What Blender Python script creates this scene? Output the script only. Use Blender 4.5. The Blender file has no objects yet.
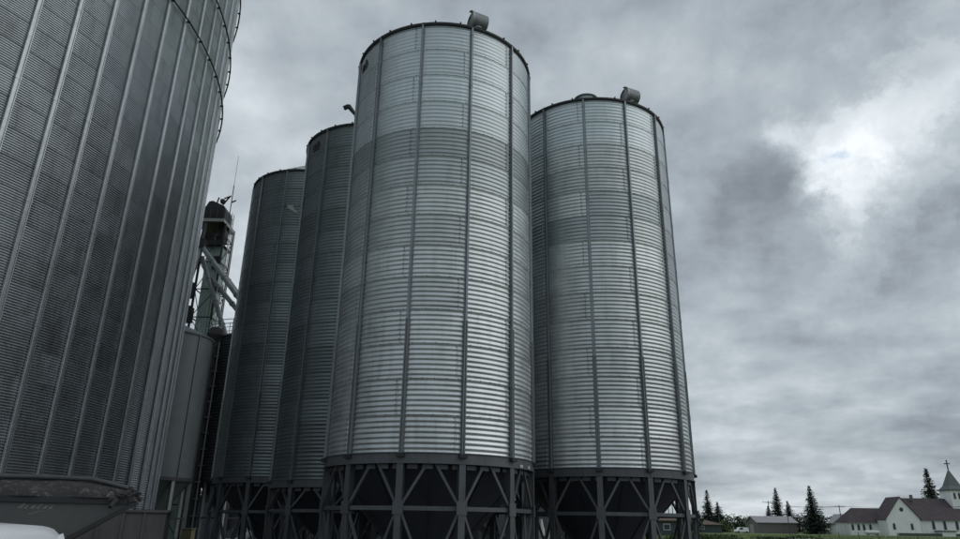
import bpy, bmesh, math, random
from math import sin, cos, pi, radians, atan2, hypot, sqrt, exp
from mathutils import Vector, Matrix
random.seed(11)
C = bpy.context.scene.collection
SC = bpy.context.scene

# ------------------------------------------------------------------ camera
PITCH, ROLL, FPX = 0.3540898, 0.0155376, 688.48
cam_d = bpy.data.cameras.new("camera")
cam = bpy.data.objects.new("camera", cam_d)
C.objects.link(cam)
cam_d.sensor_width = 36.0
cam_d.lens = FPX / 960.0 * 36.0
cam_d.clip_end = 6000
cam_d.clip_start = 0.1
fw = Vector((0, cos(PITCH), sin(PITCH))); rt = Vector((1, 0, 0)); up = Vector((0, -sin(PITCH), cos(PITCH)))
X = rt * cos(ROLL) + up * sin(ROLL)
Y = -rt * sin(ROLL) + up * cos(ROLL)
Z = -fw
cam.matrix_world = Matrix(((X.x, Y.x, Z.x, 0), (X.y, Y.y, Z.y, 0), (X.z, Y.z, Z.z, 1.7), (0, 0, 0, 1)))
SC.camera = cam
SC.view_settings.view_transform = 'Standard'
SC.view_settings.look = 'None'
SC.view_settings.exposure = 0.12
SC.view_settings.gamma = 1.0
SC.render.resolution_x = 1024
SC.render.resolution_y = 575

# ------------------------------------------------------------------ world: overcast sky
SUN_EL, SUN_AZ = 38.0, 102.0     # azimuth clockwise from +y (view direction)
def azel(az, el):
    a, e = radians(az), radians(el)
    return (sin(a) * cos(e), cos(a) * cos(e), sin(e))
w = bpy.data.worlds.new("World"); SC.world = w; w.use_nodes = True
nt = w.node_tree; nt.nodes.clear()
N = nt.nodes.new; L = nt.links.new
def wmath(op, a, b=None, c=None, clamp=False):
    n = N('ShaderNodeMath'); n.operation = op; n.use_clamp = clamp
    for i, v in enumerate((a, b, c)):
        if v is None: continue
        if isinstance(v, (int, float)): n.inputs[i].default_value = v
        else: L(v, n.inputs[i])
    return n.outputs[0]
def wvec(op, a, b=None):
    n = N('ShaderNodeVectorMath'); n.operation = op
    for i, v in enumerate((a, b)):
        if v is None: continue
        if isinstance(v, tuple): n.inputs[i].default_value = v
        else: L(v, n.inputs[i])
    return n.outputs['Value'] if op in ('DOT_PRODUCT', 'LENGTH') else n.outputs['Vector']
def wnoise(vec, scale, detail, rough=.55, dist=0.0):
    n = N('ShaderNodeTexNoise'); n.noise_dimensions = '3D'
    L(vec, n.inputs['Vector']); n.inputs['Scale'].default_value = scale
    n.inputs['Detail'].default_value = detail; n.inputs['Roughness'].default_value = rough
    n.inputs['Distortion'].default_value = dist
    return n
tc = N('ShaderNodeTexCoord'); D = tc.outputs['Generated']
D = wvec('NORMALIZE', D)
sx = N('ShaderNodeSeparateXYZ'); L(D, sx.inputs[0])
zz = wmath('MAXIMUM', sx.outputs['Z'], 0.0)
den = wmath('ADD', zz, 0.21)
cx_ = wmath('DIVIDE', sx.outputs['X'], den); cy_ = wmath('DIVIDE', sx.outputs['Y'], den)
cb = N('ShaderNodeCombineXYZ'); L(cx_, cb.inputs[0]); L(cy_, cb.inputs[1]); cb.inputs[2].default_value = 3.7
plane = cb.outputs[0]
n1 = wnoise(plane, 1.25, 7, .52, .1)
n2 = wnoise(plane, 3.4, 7, .52, .15)
# warp of the direction for the cloud masses
wn = wnoise(D, 5.0, 8, .66)
wo = wvec('SUBTRACT', wn.outputs['Color'], (.5, .5, .5))
ws = N('ShaderNodeVectorMath'); ws.operation = 'SCALE'; L(wo, ws.inputs[0]); ws.inputs['Scale'].default_value = 0.20
DW = wvec('NORMALIZE', wvec('ADD', D, ws.outputs[0]))
n4 = wnoise(D, 8.0, 8, .58, .1)
val = wmath('MULTIPLY_ADD', wmath('SUBTRACT', n1.outputs['Fac'], 0.5), 0.66, 0.455)
val = wmath('MULTIPLY_ADD', wmath('SUBTRACT', n2.outputs['Fac'], 0.5), 0.62, val)
val = wmath('MULTIPLY_ADD', wmath('SUBTRACT', n4.outputs['Fac'], 0.5), 0.46, val)
BLOBS = [  # az, el, sigma deg, gain : thin and thick places of the cloud deck
    (31.4, 26.0, 1.2, .36), (30.2, 23.4, 1.0, .30), (35.0, 27.4, 1.4, .12), (32.6, 29.0, 1.4, .12), (27.0, 30.2, 1.1, .26),
    (29.2, 28.8, 1.1, .26), (33.6, 25.6, 1.0, .22), (38.5, 33.5, 2.0, .05), (42.0, 34.5, 2.4, .05), (36.5, 30.5, 1.4, .04), (32.0, 26.0, 6.0, .04), (29.4, 20.8, 1.1, .16),
    (21.5, 36.5, 8.5, -.10), (9.8, 40.0, 8.0, -.05), (27.2, 26.0, 2.6, -.13), (37.5, 22.0, 3.6, -.16), (21.5, 25.0, 5.5, -.03),
    (24.0, 20.5, 4.0, -.06), (34.5, 17.0, 4.0, -.05), (30.0, 12.5, 4.0, .03), (34.0, 8.0, 3.0, -.05), (27.0, 15.5, 2.0, .05), (21.0, 10.5, 2.5, -.03),
    (-22.0, 28.0, 9.0, .05), (-18.0, 15.0, 8.0, .13), (-12.0, 42.0, 9.0, -.04), (18.0, 5.5, 3.0, .10), (24.5, 5.5, 3.0, .06), (19.5, 15.0, 3.0, .06),
]
for az, el, sg, g in BLOBS:
    dp = wvec('DOT_PRODUCT', DW, azel(az, el))
    p = wmath('POWER', wmath('MAXIMUM', dp, 0.0), 2.0 / radians(sg) ** 2 / 2.0)
    val = wmath('MULTIPLY_ADD', p, g, val)
n5 = wnoise(DW, 7.0, 8, .60, .0)
mr5 = N('ShaderNodeMapRange'); mr5.interpolation_type = 'SMOOTHSTEP'; L(n5.outputs['Fac'], mr5.inputs[0])
mr5.inputs[1].default_value = .47; mr5.inputs[2].default_value = .60
zone = wmath('POWER', wmath('MAXIMUM', wvec('DOT_PRODUCT', D, azel(33.0, 27.0)), 0.0), 1.0 / radians(8.5) ** 2)
val = wmath('MULTIPLY_ADD', wmath('MULTIPLY', zone, mr5.outputs[0]), .12, val)
ramp = N('ShaderNodeValToRGB'); L(val, ramp.inputs[0])
e = ramp.color_ramp.elements
e[0].position = 0.10; e[0].color = (.125, .145, .170, 1)
e[1].position = 0.98; e[1].color = (.88, .92, .95, 1)
for pos, col in ((.26, (.222, .248, .280)), (.38, (.320, .362, .400)), (.52, (.425, .473, .510)), (.70, (.61, .665, .70))):
    k = ramp.color_ramp.elements.new(pos); k.color = (*col, 1)
hole = wmath('MULTIPLY', wmath('POWER', wmath('MAXIMUM', wvec('DOT_PRODUCT', DW, azel(31.6, 25.8)), 0.0), 1.0 / radians(.40) ** 2), .55)
hm = N('ShaderNodeMix'); hm.data_type = 'RGBA'; L(hole, hm.inputs['Factor']); L(ramp.outputs[0], hm.inputs[6]); hm.inputs[7].default_value = (.36, .48, .68, 1)
sky = N('ShaderNodeTexSky'); sky.sky_type = 'NISHITA'; sky.sun_disc = False
sky.sun_elevation = radians(SUN_EL); sky.sun_rotation = radians(SUN_AZ)
bg1 = N('ShaderNodeBackground'); L(sky.outputs[0], bg1.inputs[0]); bg1.inputs[1].default_value = 0.06
bg2 = N('ShaderNodeBackground'); L(hm.outputs[2], bg2.inputs[0]); bg2.inputs[1].default_value = 1.08
mx = N('ShaderNodeMixShader'); mx.inputs[0].default_value = 0.93
L(bg1.outputs[0], mx.inputs[1]); L(bg2.outputs[0], mx.inputs[2])
ow = N('ShaderNodeOutputWorld'); L(mx.outputs[0], ow.inputs[0])

sd = bpy.data.lights.new("sun", 'SUN'); sd.energy = 0.6; sd.angle = radians(60); sd.color = (1, .97, .93)
so = bpy.data.objects.new("sun", sd); C.objects.link(so)
so.rotation_euler = (-Vector(azel(SUN_AZ, SUN_EL))).to_track_quat('-Z', 'Y').to_euler()

# ------------------------------------------------------------------ materials
def mat(name, col, rough=.6, metal=0.0, var=0.0, scale=4.0, stain=None, stain_amt=0.0, stain_scale=(6, 6, .6),
        randv=0.0, bump=0.0, bump_scale=60, rvar=0.0, spec=0.5, detail=5, streak_thr=.5):
    m = bpy.data.materials.new(name); m.use_nodes = True
    t = m.node_tree; b = t.nodes['Principled BSDF']
    b.inputs['Roughness'].default_value = rough; b.inputs['Metallic'].default_value = metal
    b.inputs['Specular IOR Level'].default_value = spec
    co = t.nodes.new('ShaderNodeTexCoord').outputs['Object']
    if randv:
        oi = t.nodes.new('ShaderNodeObjectInfo')
        ofs = t.nodes.new('ShaderNodeVectorMath'); ofs.operation = 'MULTIPLY_ADD'
        cbn = t.nodes.new('ShaderNodeCombineXYZ')
        for q in range(3): t.links.new(oi.outputs['Random'], cbn.inputs[q])
        t.links.new(cbn.outputs[0], ofs.inputs[0]); ofs.inputs[1].default_value = (37, 53, 71); t.links.new(co, ofs.inputs[2])
        co = ofs.outputs[0]
    hsv = t.nodes.new('ShaderNodeHueSaturation'); hsv.inputs['Color'].default_value = (*col, 1)
    nz = t.nodes.new('ShaderNodeTexNoise'); nz.inputs['Scale'].default_value = scale; nz.inputs['Detail'].default_value = detail
    nz.inputs['Roughness'].default_value = .62
    t.links.new(co, nz.inputs['Vector'])
    mr = t.nodes.new('ShaderNodeMapRange'); t.links.new(nz.outputs['Fac'], mr.inputs[0])
    mr.inputs[1].default_value = .25; mr.inputs[2].default_value = .75
    mr.inputs[3].default_value = 1 - var; mr.inputs[4].default_value = 1 + var
    v = mr.outputs[0]
    if randv:
        m2 = t.nodes.new('ShaderNodeMapRange'); t.links.new(oi.outputs['Random'], m2.inputs[0])
        m2.inputs[3].default_value = 1 - randv; m2.inputs[4].default_value = 1 + randv
        mm = t.nodes.new('ShaderNodeMath'); mm.operation = 'MULTIPLY'; t.links.new(v, mm.inputs[0]); t.links.new(m2.outputs[0], mm.inputs[1]); v = mm.outputs[0]
    t.links.new(v, hsv.inputs['Value'])
    out = hsv.outputs[0]
    if stain:
        mp = t.nodes.new('ShaderNodeMapping'); mp.inputs['Scale'].default_value = stain_scale
        t.links.new(co, mp.inputs[0])
        n3 = t.nodes.new('ShaderNodeTexNoise'); n3.inputs['Scale'].default_value = 1.0; n3.inputs['Detail'].default_value = 6
        n3.inputs['Roughness'].default_value = .65
        t.links.new(mp.outputs[0], n3.inputs['Vector'])
        m3 = t.nodes.new('ShaderNodeMapRange'); t.links.new(n3.outputs['Fac'], m3.inputs[0])
        m3.inputs[1].default_value = streak_thr; m3.inputs[2].default_value = streak_thr + .22; m3.inputs[3].default_value = 0; m3.inputs[4].default_value = stain_amt
        mc = t.nodes.new('ShaderNodeMix'); mc.data_type = 'RGBA'
        t.links.new(m3.outputs[0], mc.inputs['Factor']); t.links.new(out, mc.inputs[6]); mc.inputs[7].default_value = (*stain, 1)
        out = mc.outputs[2]
    t.links.new(out, b.inputs['Base Color'])
    if rvar:
        m4 = t.nodes.new('ShaderNodeMapRange'); t.links.new(nz.outputs['Fac'], m4.inputs[0])
        m4.inputs[1].default_value = .3; m4.inputs[2].default_value = .7
        m4.inputs[3].default_value = rough - rvar; m4.inputs[4].default_value = rough + rvar
        t.links.new(m4.outputs[0], b.inputs['Roughness'])
    if bump:
        n5 = t.nodes.new('ShaderNodeTexNoise'); n5.inputs['Scale'].default_value = bump_scale; n5.inputs['Detail'].default_value = 4
        t.links.new(co, n5.inputs['Vector'])
        bp = t.nodes.new('ShaderNodeBump'); bp.inputs['Strength'].default_value = bump; bp.inputs['Distance'].default_value = .02
        t.links.new(n5.outputs['Fac'], bp.inputs['Height']); t.links.new(bp.outputs[0], b.inputs['Normal'])
    return m
M = {}
M['galv'] = mat('galvanised_sheet', (.53, .565, .575), .40, .88, .14, 2.2, (.33, .35, .34), .5, (5, 5, .5), .15, 0, 60, .07)
M['galv_new'] = mat('bright_galvanised_sheet', (.53, .59, .61), .44, .85, .10, 2.2, (.42, .44, .44), .4, (5, 5, .5), .10, 0, 60, .05)
M['galv_dull'] = mat('dulled_galvanised_sheet', (.385, .425, .44), .40, .88, .12, 2.2, (.28, .30, .29), .5, (5, 5, .5), .14, 0, 60, .07)
M['galv_old'] = mat('weathered_galvanised_sheet', (.46, .495, .52), .40, .88, .16, 1.0, (.22, .24, .24), .6, (2.5, 2.5, .5), .06, 0, 60, .07)
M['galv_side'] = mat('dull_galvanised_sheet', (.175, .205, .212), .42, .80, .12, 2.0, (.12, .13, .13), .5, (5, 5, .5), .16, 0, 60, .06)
M['stiff'] = mat('galvanised_stiffener', (.23, .255, .275), .42, .75, .12, 8, (.14, .15, .155), .5, (9, 9, 1.2), .08)
M['stiff_low'] = mat('heavy_stiffener', (.19, .205, .215), .5, .55, .12, 8, (.10, .10, .10), .4, (9, 9, 1.2), .08)
M['stiff_big'] = mat('bright_galvanised_stiffener', (.46, .49, .51), .42, .70, .14, 6, (.16, .17, .17), .55, (9, 9, .8), .08)
M['bolt'] = mat('bolt_head', (.06, .065, .07), .6, .3)
M['eave'] = mat('dark_eave', (.035, .038, .042), .6, .3, .2, 5)
M['roof'] = mat('galvanised_roof', (.42, .45, .46), .42, .8, .12, 4, (.25, .25, .24), .4, (3, 3, 3))
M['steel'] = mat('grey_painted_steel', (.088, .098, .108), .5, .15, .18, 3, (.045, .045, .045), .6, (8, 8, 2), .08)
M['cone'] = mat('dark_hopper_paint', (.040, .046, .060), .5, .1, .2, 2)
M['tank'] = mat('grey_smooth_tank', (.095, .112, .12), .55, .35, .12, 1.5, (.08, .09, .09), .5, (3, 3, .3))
M['tank_dark'] = mat('dark_corrugated_tank', (.055, .062, .066), .6, .4, .2, 2)  # even, nearly black base colour of the corrugated back tank
M['green'] = mat('faded_green_paint', (.40, .53, .49), .6, .1, .15, 1.5, (.09, .10, .09), .5, (3, 3, .5))
M['dark'] = mat('dark_metal', (.035, .038, .040), .6, .3, .2, 4)
M['pipe'] = mat('grey_spout_pipe', (.21, .235, .24), .5, .5, .15, 3, (.08, .09, .09), .5, (4, 4, 1))
M['pipe_pale'] = mat('pale_spout_pipe', (.34, .35, .35), .5, .4, .15, 3)
M['tarp'] = mat('dirty_black_tarp', (.034, .034, .036), .8, 0, .35, 9, (.26, .26, .25), .6, (11, 11, 16), 0, .6, 18, 0, .5, 6, .54)
M['frayed'] = mat('frayed_tarp', (.20, .20, .195), .8, 0, .5, 20)
M['tarp_roll'] = mat('tarp_roll', (.06, .066, .072), .6, 0, .2, 6)
M['trailer'] = mat('dull_trailer_side', (.095, .10, .10), .45, .35, .15, 1.5, (.12, .115, .105), .6, (2.5, 2.5, 1.5))
M['white_print'] = mat('white_print', (.55, .55, .55), .6)
M['faded_print'] = mat('faded_print', (.26, .26, .26), .6)
M['white'] = mat('white_paint', (.78, .80, .82), .25, 0, .02, 3)
M['white_dull'] = mat('dull_white_paint', (.62, .63, .62), .5, 0, .08, 2, (.4, .4, .38), .4, (3, 3, .6))
M['glass'] = mat('dark_glass', (.02, .024, .028), .08)
M['rubber'] = mat('rubber', (.02, .02, .02), .85)
M['rim'] = mat('wheel_rim', (.4, .41, .42), .35, .8)
M['lamp_red'] = mat('red_lens', (.3, .02, .015), .3)
M['lamp_clear'] = mat('clear_lens', (.6, .6, .6), .2)
M['block'] = mat('weathered_bunker_wall', (.12, .12, .115), .8, 0, .2, 2, (.06, .06, .055), .6, (5, 5, .6), 0, .3, 30)
M['concrete'] = mat('concrete', (.22, .215, .19), .9, 0, .15, 3, (.13, .12, .10), .5, (3, 3, 1), 0, .4, 30)
M['ochre'] = mat('yellowed_concrete', (.17, .155, .09), .9, 0, .2, 3, (.09, .085, .06), .5, (3, 3, 1), 0, .4, 30)
M['roof_mauve'] = mat('mauve_shingles', (.075, .060, .066), .85, 0, .25, .6, (.045, .038, .042), .6, (.4, .4, 1.5))
M['church_wall'] = mat('white_siding', (.78, .81, .80), .6, 0, .04, .5, (.5, .52, .5), .5, (1, 1, .2))
M['spire'] = mat('grey_spire', (.12, .135, .135), .7, 0, .1, 2)
M['roof_brown'] = mat('brown_shingles', (.13, .095, .08), .85, 0, .15, 1, (.09, .07, .06), .5, (.5, .5, 2))
M['teal_wall'] = mat('dark_teal_siding', (.035, .055, .06), .7, 0, .1, 1)
M['shed_wall'] = mat('grey_metal_shed_wall', (.15, .145, .135), .6, .1, .08, .5, (.11, .105, .10), .5, (2, 2, .2))
M['shed_roof'] = mat('pale_metal_shed_roof', (.34, .33, .34), .5, .2, .06, .5)
M['shed_dark'] = mat('dark_shed_wall', (.04, .045, .045), .7, 0, .2, 1)
M['pole'] = mat('weathered_pole', (.09, .08, .07), .9, 0, .2, 4)
M['needle'] = mat('spruce_needles', (.030, .050, .034), .8, 0, .35, .8)
M['needle_dark'] = mat('dark_spruce_needles', (.020, .034, .026), .8, 0, .35, .8)
M['leaf'] = mat('green_leaves', (.06, .10, .035), .7, 0, .4, .6)
M['leaf_dark'] = mat('dark_green_leaves', (.024, .042, .020), .7, 0, .4, .6)
M['bark'] = mat('bark', (.06, .05, .04), .9, 0, .2, 6)
M['grass'] = mat('grass_blades', (.14, .20, .055), .8, 0, .4, .12)
M['weed'] = mat('weed_leaves', (.06, .095, .03), .8, 0, .4, .5)
M['flower'] = mat('white_flower', (.7, .7, .66), .7)
M['black'] = mat('black_paint', (.02, .02, .02), .6)
M['window'] = mat('dark_window', (.03, .034, .04), .15)
M['green_siding'] = mat('dull_green_paint', (.05, .07, .06), .7)

# ------------------------------------------------------------------ mesh helper
class MB:
    def __init__(s): s.v = []; s.f = []; s.m = []
    def add(s, vs, fs, mi=0):
        o = len(s.v); s.v += [tuple(p) for p in vs]; s.f += [tuple(o + i for i in f) for f in fs]; s.m += [mi] * len(fs)
    def box(s, x0, y0, z0, x1, y1, z1, mi=0):
        s.add([(x0,y0,z0),(x1,y0,z0),(x1,y1,z0),(x0,y1,z0),(x0,y0,z1),(x1,y0,z1),(x1,y1,z1),(x0,y1,z1)],
              [(0,3,2,1),(4,5,6,7),(0,1,5,4),(1,2,6,5),(2,3,7,6),(3,0,4,7)], mi)
    def bar(s, p, q, wd, dp=None, mi=0, upv=None):
        p, q = Vector(p), Vector(q); dp = dp or wd; d = (q - p).normalized()
        u = Vector(upv) if upv else (Vector((0, 0, 1)) if abs(d.z) < .95 else Vector((0, 1, 0)))
        a = d.cross(u).normalized(); b = a.cross(d).normalized()
        vs = []
        for c in (p, q):
            for i, j in ((-1,-1),(1,-1),(1,1),(-1,1)): vs.append(c + a * i * wd / 2 + b * j * dp / 2)
        s.add(vs, [(0,3,2,1),(4,5,6,7),(0,1,5,4),(1,2,6,5),(2,3,7,6),(3,0,4,7)], mi)
    def tube(s, p, q, r0, r1=None, n=10, mi=0, caps=True):
        p, q = Vector(p), Vector(q); r1 = r0 if r1 is None else r1; d = (q - p).normalized()
        u = Vector((0, 0, 1)) if abs(d.z) < .95 else Vector((1, 0, 0))
        a = d.cross(u).normalized(); b = a.cross(d).normalized(); vs = []
        for c, r in ((p, r0), (q, r1)):
            for i in range(n): t = 2 * pi * i / n; vs.append(c + (a * cos(t) + b * sin(t)) * r)
        fs = [(i, (i + 1) % n, n + (i + 1) % n, n + i) for i in range(n)]
        if caps: fs += [tuple(range(n))[::-1], tuple(range(n, 2 * n))]
        s.add(vs, fs, mi)
    def lathe(s, prof, n=32, mi=0, c=(0, 0), a0=0.0, a1=2 * pi):
        full = abs(a1 - a0 - 2 * pi) < 1e-6; m = n if full else n + 1; vs = []
        for i in range(m):
            t = a0 + (a1 - a0) * i / n
            for r, z in prof: vs.append((c[0] + r * cos(t), c[1] + r * sin(t), z))
        k = len(prof); fs = []
        for i in range(n):
            j = (i + 1) % m
            for q in range(k - 1): fs.append((i * k + q, j * k + q, j * k + q + 1, i * k + q + 1))
        s.add(vs, fs, mi)
    def prism(s, pts, y0, y1, mi=0):     # polygon in xz extruded along y
        n = len(pts)
        s.add([(x, y0, z) for x, z in pts] + [(x, y1, z) for x, z in pts],
              [tuple(range(n)), tuple(range(2 * n - 1, n - 1, -1))] + [(i, n + i, n + (i + 1) % n, (i + 1) % n) for i in range(n)], mi)
    def mesh(s, name, mats, smooth=False):
        me = bpy.data.meshes.new(name); me.from_pydata(s.v, [], s.f)
        for mm in (mats if isinstance(mats, (list, tuple)) else [mats]): me.materials.append(mm)
        me.polygons.foreach_set('material_index', s.m)
        if smooth: me.polygons.foreach_set('use_smooth', [True] * len(s.f))
        me.update(); return me
    def build(s, name, mats, parent=None, smooth=False, loc=None, fix=True):
        me = s.mesh(name, mats, smooth)
        if fix and len(s.f) < 40000:
            bm = bmesh.new(); bm.from_mesh(me); bmesh.ops.recalc_face_normals(bm, faces=bm.faces[:]); bm.to_mesh(me); bm.free()
        return link(name, me, parent, loc)
def link(name, me, parent=None, loc=None, rz=0.0):
    o = bpy.data.objects.new(name, me); C.objects.link(o)
    if parent: o.parent = parent
    if loc: o.location = loc
    if rz: o.rotation_euler.z = rz
    return o
def tag(o, label=None, cat=None, group=None, kind=None):
    if label: o['label'] = label
    if cat: o['category'] = cat
    if group: o['group'] = group
    if kind: o['kind'] = kind
    return o
def thing(name, label, cat, loc=(0, 0, 0), rz=0.0, group=None):
    o = bpy.data.objects.new(name, None); C.objects.link(o); o.location = loc; o.rotation_euler.z = rz
    o.empty_display_size = .3
    return tag(o, label, cat, group)
def smooth_angle(o, deg=35):
    me = o.data; me.polygons.foreach_set('use_smooth', [True] * len(me.polygons))
    bm = bmesh.new(); bm.from_mesh(me)
    for ed in bm.edges:
        ed.smooth = not (len(ed.link_faces) == 2 and ed.calc_face_angle(0) > radians(deg))
    bm.to_mesh(me); bm.free(); return o
def bevel(o, wd=.01, seg=2):
    b = o.modifiers.new('bevel', 'BEVEL'); b.width = wd; b.segments = seg; b.limit_method = 'ANGLE'; b.angle_limit = radians(35); return o

# ------------------------------------------------------------------ ground
def ground_mat():
    m = bpy.data.materials.new('ground_surface'); m.use_nodes = True
    t = m.node_tree; b = t.nodes['Principled BSDF']; b.inputs['Roughness'].default_value = .95
    co = t.nodes.new('ShaderNodeTexCoord').outputs['Object']
    def nz(sc, dt):
        n = t.nodes.new('ShaderNodeTexNoise'); n.inputs['Scale'].default_value = sc; n.inputs['Detail'].default_value = dt; t.links.new(co, n.inputs['Vector']); return n.outputs['Fac']
    def mixc(f, a, b2):
        n = t.nodes.new('ShaderNodeMix'); n.data_type = 'RGBA'; t.links.new(f, n.inputs['Factor'])
        for i, c in ((6, a), (7, b2)):
            if isinstance(c, tuple): n.inputs[i].default_value = (*c, 1)
            else: t.links.new(c, n.inputs[i])
        return n.outputs[2]
    g = mixc(nz(.05, 6), (.12, .185, .05), (.16, .205, .065))
    g = mixc(nz(.9, 5), g, (.08, .115, .034))
    t.links.new(g, b.inputs['Base Color']); return m
g = MB(); g.add([(-3000, -1500, 0), (3000, -1500, 0), (3000, 4500, 0), (-3000, 4500, 0)], [(0, 1, 2, 3)])
tag(g.build('ground', ground_mat()), kind='structure')
gv = mat('gravel_yard', (.115, .108, .098), .95, 0, .3, 1.2, (.06, .058, .052), .6, (.5, .5, .5), 0, .8, 25)
g = MB(); n = 60; pts = []
for i in range(n):
    a = 2 * pi * i / n; rr = 1 + .06 * sin(3 * a + 1) + .04 * sin(7 * a)
    pts.append((-10 + 40 * rr * cos(a), 16 + 34 * rr * sin(a), .004))
g.add(pts, [tuple(range(n))]); tag(g.build('gravel_yard', gv), kind='structure')
g = MB()
for i in range(9000):
    a = random.uniform(0, 2 * pi); r = 28 * sqrt(random.random()); x, y = -4 + r * cos(a), 16 + r * sin(a)
    sz = random.uniform(.012, .04); q = random.uniform(0, pi)
    g.add([(x + sz * cos(q + k * pi / 2), y + sz * sin(q + k * pi / 2), .004) for k in range(4)] + [(x, y, .004 + sz * .8)],
          [(0, 1, 4), (1, 2, 4), (2, 3, 4), (3, 0, 4)])
tag(g.build('gravel', gv), 'loose grey gravel scattered over the yard under the silos', 'gravel', kind='stuff')
g = MB(); g.add([(40, 131, .004), (400, 206, .004), (400, 214, .004), (40, 138, .004)], [(0, 1, 2, 3)])
tag(g.build('road', mat('asphalt_road', (.06, .06, .062), .9, 0, .1, 1)), kind='structure')

# ------------------------------------------------------------------ corrugated bins
def panel_mesh(name, R, ang, h, ncorr, amp, samp, segs, m, bolts=True, bolt_sz=.009, nb=10, joint=True, lipd=.006):
    """one curved corrugated wall sheet, axis at the origin, angle 0..ang, z 0..h, with lapped edges and bolt heads"""
    g = MB(); nz_ = ncorr * samp
    def rr(z): return R + amp * cos(2 * pi * ncorr * z / h)
    vs = []
    for i in range(segs + 1):
        t = ang * i / segs
        for j in range(nz_ + 1):
            z = h * j / nz_; r = rr(z); vs.append((r * cos(t), r * sin(t), z))
    k = nz_ + 1
    g.add(vs, [(i * k + j, (i + 1) * k + j, (i + 1) * k + j + 1, i * k + j + 1) for i in range(segs) for j in range(nz_)])
    # lapped bottom lip
    lip = .018; vs = []
    for i in range(segs + 1 if lipd > .002 else 0):
        t = ang * i / segs
        for z, r in ((-.004, R + amp - .004), (-.004, R + amp + lipd), (lip, R + amp + lipd - amp * .1), (lip, R + amp * .6)):
            vs.append((r * cos(t), r * sin(t), z))
    if vs: g.add(vs, [(i * 4 + q, (i + 1) * 4 + q, (i + 1) * 4 + q + 1, i * 4 + q + 1) for i in range(segs) for q in range(3)])
    if joint:    # vertical lap near one end
        vs = []; t0, t1 = ang * .93, ang * .93 + .035 / R
        for j in range(nz_ + 1):
            z = h * j / nz_; r = rr(z)
            for t, d in ((t0, -.001), (t0, .007), (t1, .007), (t1, -.001)): vs.append(((r + d) * cos(t), (r + d) * sin(t), z))
        g.add(vs, [(j * 4 + q, j * 4 + q + 1, j * 4 + 5 + q, j * 4 + 4 + q) for j in range(nz_) for q in range(3)])
    if bolts:
        def bolt(t, z):
            c = Vector((cos(t), sin(t), 0)); tn = Vector((-sin(t), cos(t), 0)); r = rr(z) + .004
            p = c * r + Vector((0, 0, z)); s = bolt_sz
            base = [p + tn * s * a + Vector((0, 0, s * b)) for a, b in ((-1, -1), (1, -1), (1, 1), (-1, 1))]
            top = [v + c * s * .9 for v in base]
            g.add(base + top, [(4, 5, 6, 7), (0, 1, 5, 4), (1, 2, 6, 5), (2, 3, 7, 6), (3, 0, 4, 7)], 1)
        for i in range(nb): bolt(ang * (i + .5) / nb, .012)
        if joint:
            for c_ in range(ncorr):
                bolt(ang * .925, h * (c_ + .99) / ncorr - .01 if c_ < ncorr - 1 else h * (c_ + .5) / ncorr)
    return g.mesh(name, [m, M['bolt']], True)
PANEL = {}
def stiff_mb(r0, z0, z1, prof, ang=0.0, splice=None, scale=1.0):
    """prof: list of (tangential, radial) ; a vertical channel on the wall at angle 0"""
    g = MB(); n = len(prof)
    vs = [(r0 + b, a * scale, z) for z in (z0, z1) for a, b in prof]
    g.add(vs, [(i, i + 1, n + i + 1, n + i) for i in range(n - 1)] + [tuple(range(n)), tuple(range(2 * n - 1, n - 1, -1))])
    if splice:
        z = z0 + splice
        while z < z1 - .1:
            vs = [(r0 + b + .006, a * scale * 1.12, zz) for zz in (z - .05, z + .05) for a, b in prof]
            g.add(vs, [(i, i + 1, n + i + 1, n + i) for i in range(n - 1)] + [tuple(range(n)), tuple(range(2 * n - 1, n - 1, -1))])
            z += splice
    return g
def dirang(a): return (cos(a), sin(a))

def logo_mb(R, a, z, s):
    """small black printed mark: two slanted wedges over a short bar, following the wall"""
    g = MB()
    def P(u, v): t = a + u * s / R; return ((R + .022) * cos(t), (R + .022) * sin(t), z + v * s)
    def poly(pts):
        q = [P(*p) for p in pts]; inner = [((R + .012) / (R + .022) * x, (R + .012) / (R + .022) * y, zz) for x, y, zz in q]; n = len(q)
        g.add(q + inner, [tuple(range(n))] + [(i, (i + 1) % n, n + (i + 1) % n, n + i) for i in range(n)])
    poly([(-.55, -.2), (-.1, -.2), (-.1, .0), (-.3, .0), (-.3, .1), (-.1, .1), (-.1, .3), (-.42, .3), (-.58, .12)])
    poly([(.0, -.2), (.2, -.2), (.3, .28), (.42, -.2), (.62, -.2), (.42, .5), (.22, .5)])
    poly([(-.5, -.42), (.55, -.42), (.55, -.32), (-.5, -.32)])
    return g

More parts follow.
